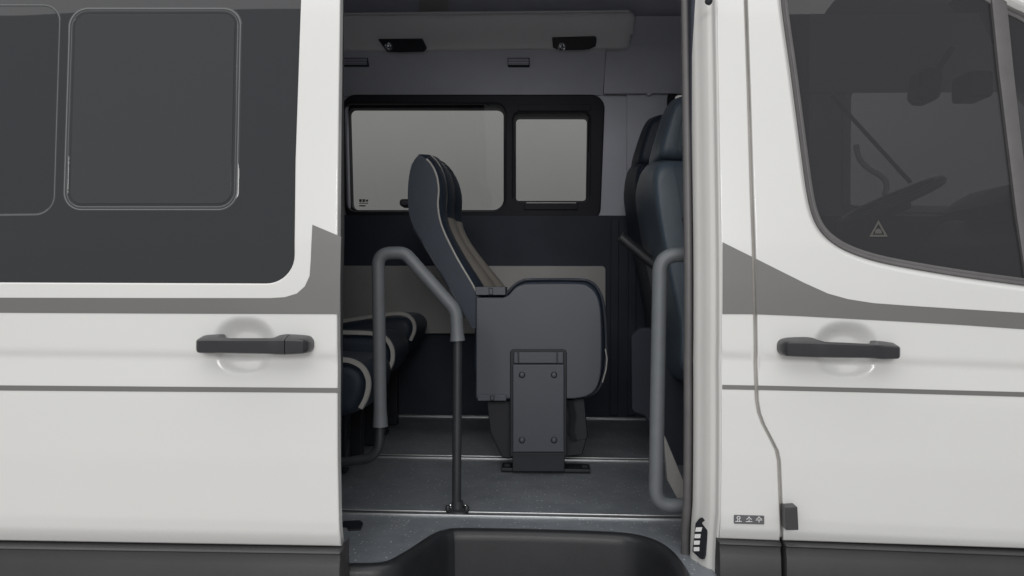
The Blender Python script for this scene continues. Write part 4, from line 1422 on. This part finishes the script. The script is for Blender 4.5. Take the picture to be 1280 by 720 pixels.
rear_seat([(380, 451), (425, 452.5), (440, 455), (452, 463), (457.5, 478), (455, 495), (446, 511), (434, 520), (400, 526)],
          [(380, 451), (425, 452.5), (440, 455), (452, 463), (457.5, 478), (455, 495), (448, 509)], YR + 0.10, YR + 0.46, 'navy seat cushion with pale band beside the foam sleeved grab rail')
rear_seat([(380, 419), (425, 418), (462, 419), (478, 423), (487, 435), (488, 450), (482, 463), (470, 474), (440, 486), (400, 490)],
          [(380, 419), (425, 418), (462, 419), (478, 423), (487, 435), (488, 450), (483, 462)], YR + 0.50, YR + 0.86, 'navy seat cushion with pale band, middle of the rear row')
rear_seat([(380, 410), (425, 404), (470, 397), (500, 394), (513, 400), (517, 412), (510, 432), (495, 448), (470, 462), (400, 470)],
          [(380, 410), (425, 404), (470, 397), (500, 394), (513, 400), (516, 412), (511, 425)], YR + 0.90, YR + 1.26, 'navy seat cushion with pale band beside the far wall')

# ------------------------------------------------------------------ front seats seen from behind


def front_seat(y0, y1, hr, tk, label, leather, sp, cushion_top):
    s = thing('front_seat', label, 'seat', (0.85, (y0 + y1) / 2, FZ), 'front seats')
    bx = smooth_curve(xz(tk, y=y0), 4, closed=True)
    b = pad('backrest', bx, y0, y1, 0.034, leather, s, crown=0.02, seg=6, plump=True)
    hx = smooth_curve(xz(hr, y=(y0 + 0.10)), 5, closed=True)
    h = pad('headrest', hx, y0 + 0.10, y1 - 0.10, 0.032, leather, s, crown=0.018, seg=6, plump=True)
    hb_ = min(hx, key=lambda p: p[1])
    for dy in (0.17, y1 - y0 - 0.17):
        tube('headrest_post', [(hb_[0] + 0.005, y0 + dy, hb_[1] + 0.03), (hb_[0] + 0.012, y0 + dy, hb_[1] - 0.09)], 0.007, CHROME, h, seg=12)
    # seam down the backrest shoulder and the head restraint
    bc = np.array(bx).mean(0)
    pad('seat_cushion', round_poly([(0.62, FZ + 0.36), (1.16, FZ + 0.40), (1.18, FZ + 0.52), (1.10, FZ + 0.55), (0.62, FZ + 0.50)], 0.05), y0, y1, 0.05, leather, s, crown=0.01)
    pad('seat_base', round_poly([(0.58, FZ + 0.005), (1.08, FZ + 0.005), (1.08, FZ + 0.36), (0.58, FZ + 0.36)], 0.02), y0 + 0.04, y1 - 0.04, 0.015, SHELLD, s)
    return s, b, h


hr1 = [(872, 118), (860, 117.5), (848, 122), (840, 135), (832, 160), (826, 182), (826, 193), (834, 197), (850, 199), (880, 197), (895, 170), (890, 135)]
tk1 = [(880, 203), (850, 199), (830, 200), (821, 208), (817, 222), (820, 255), (828, 300), (838, 350), (850, 410), (858, 470), (930, 480), (925, 400), (910, 300), (900, 230)]
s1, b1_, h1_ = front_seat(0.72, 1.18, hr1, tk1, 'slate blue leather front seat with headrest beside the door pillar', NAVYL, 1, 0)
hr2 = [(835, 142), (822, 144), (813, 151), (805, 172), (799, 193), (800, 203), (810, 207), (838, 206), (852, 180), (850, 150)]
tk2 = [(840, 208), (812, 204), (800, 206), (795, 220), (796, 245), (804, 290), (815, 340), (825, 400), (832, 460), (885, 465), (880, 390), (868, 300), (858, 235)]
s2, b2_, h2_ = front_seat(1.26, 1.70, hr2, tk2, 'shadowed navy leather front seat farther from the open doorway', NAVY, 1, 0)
# stitched seams on the nearer seat
for pts, par, yy_ in (([(862, 119), (856, 135), (849, 160), (845, 190)], h1_, 0.815), ([(841, 203), (846, 225), (851, 260), (856, 300), (864, 350)], b1_, 0.716)):
    tube('stitched_seam', [tuple(p) for p in smooth_curve(P3(pts, yy_), 5)], 0.0012, NAVYL, par, seg=6)
# pale buckle panel on the seat's lower side, by the pillar rail
prism('side_shield', round_poly(xz([(829, 540), (834, 552), (860, 615), (860, 632), (846, 622), (834, 600)], y=0.42), 0.01), 0.415, 0.44, PANELG, s1, 0.004)
prism('seat_tag', xz([(853, 272), (860, 270), (862, 290), (858, 292)], y=0.70), 0.700, 0.716, SHELL, s1, 0.001)
prism('base_side', round_poly(xz([(789, 420), (800, 410), (862, 410), (868, 600), (850, 600), (806, 520), (790, 515)], y=0.95), 0.02), 0.95, 1.0, LOWER, s1, 0.006)
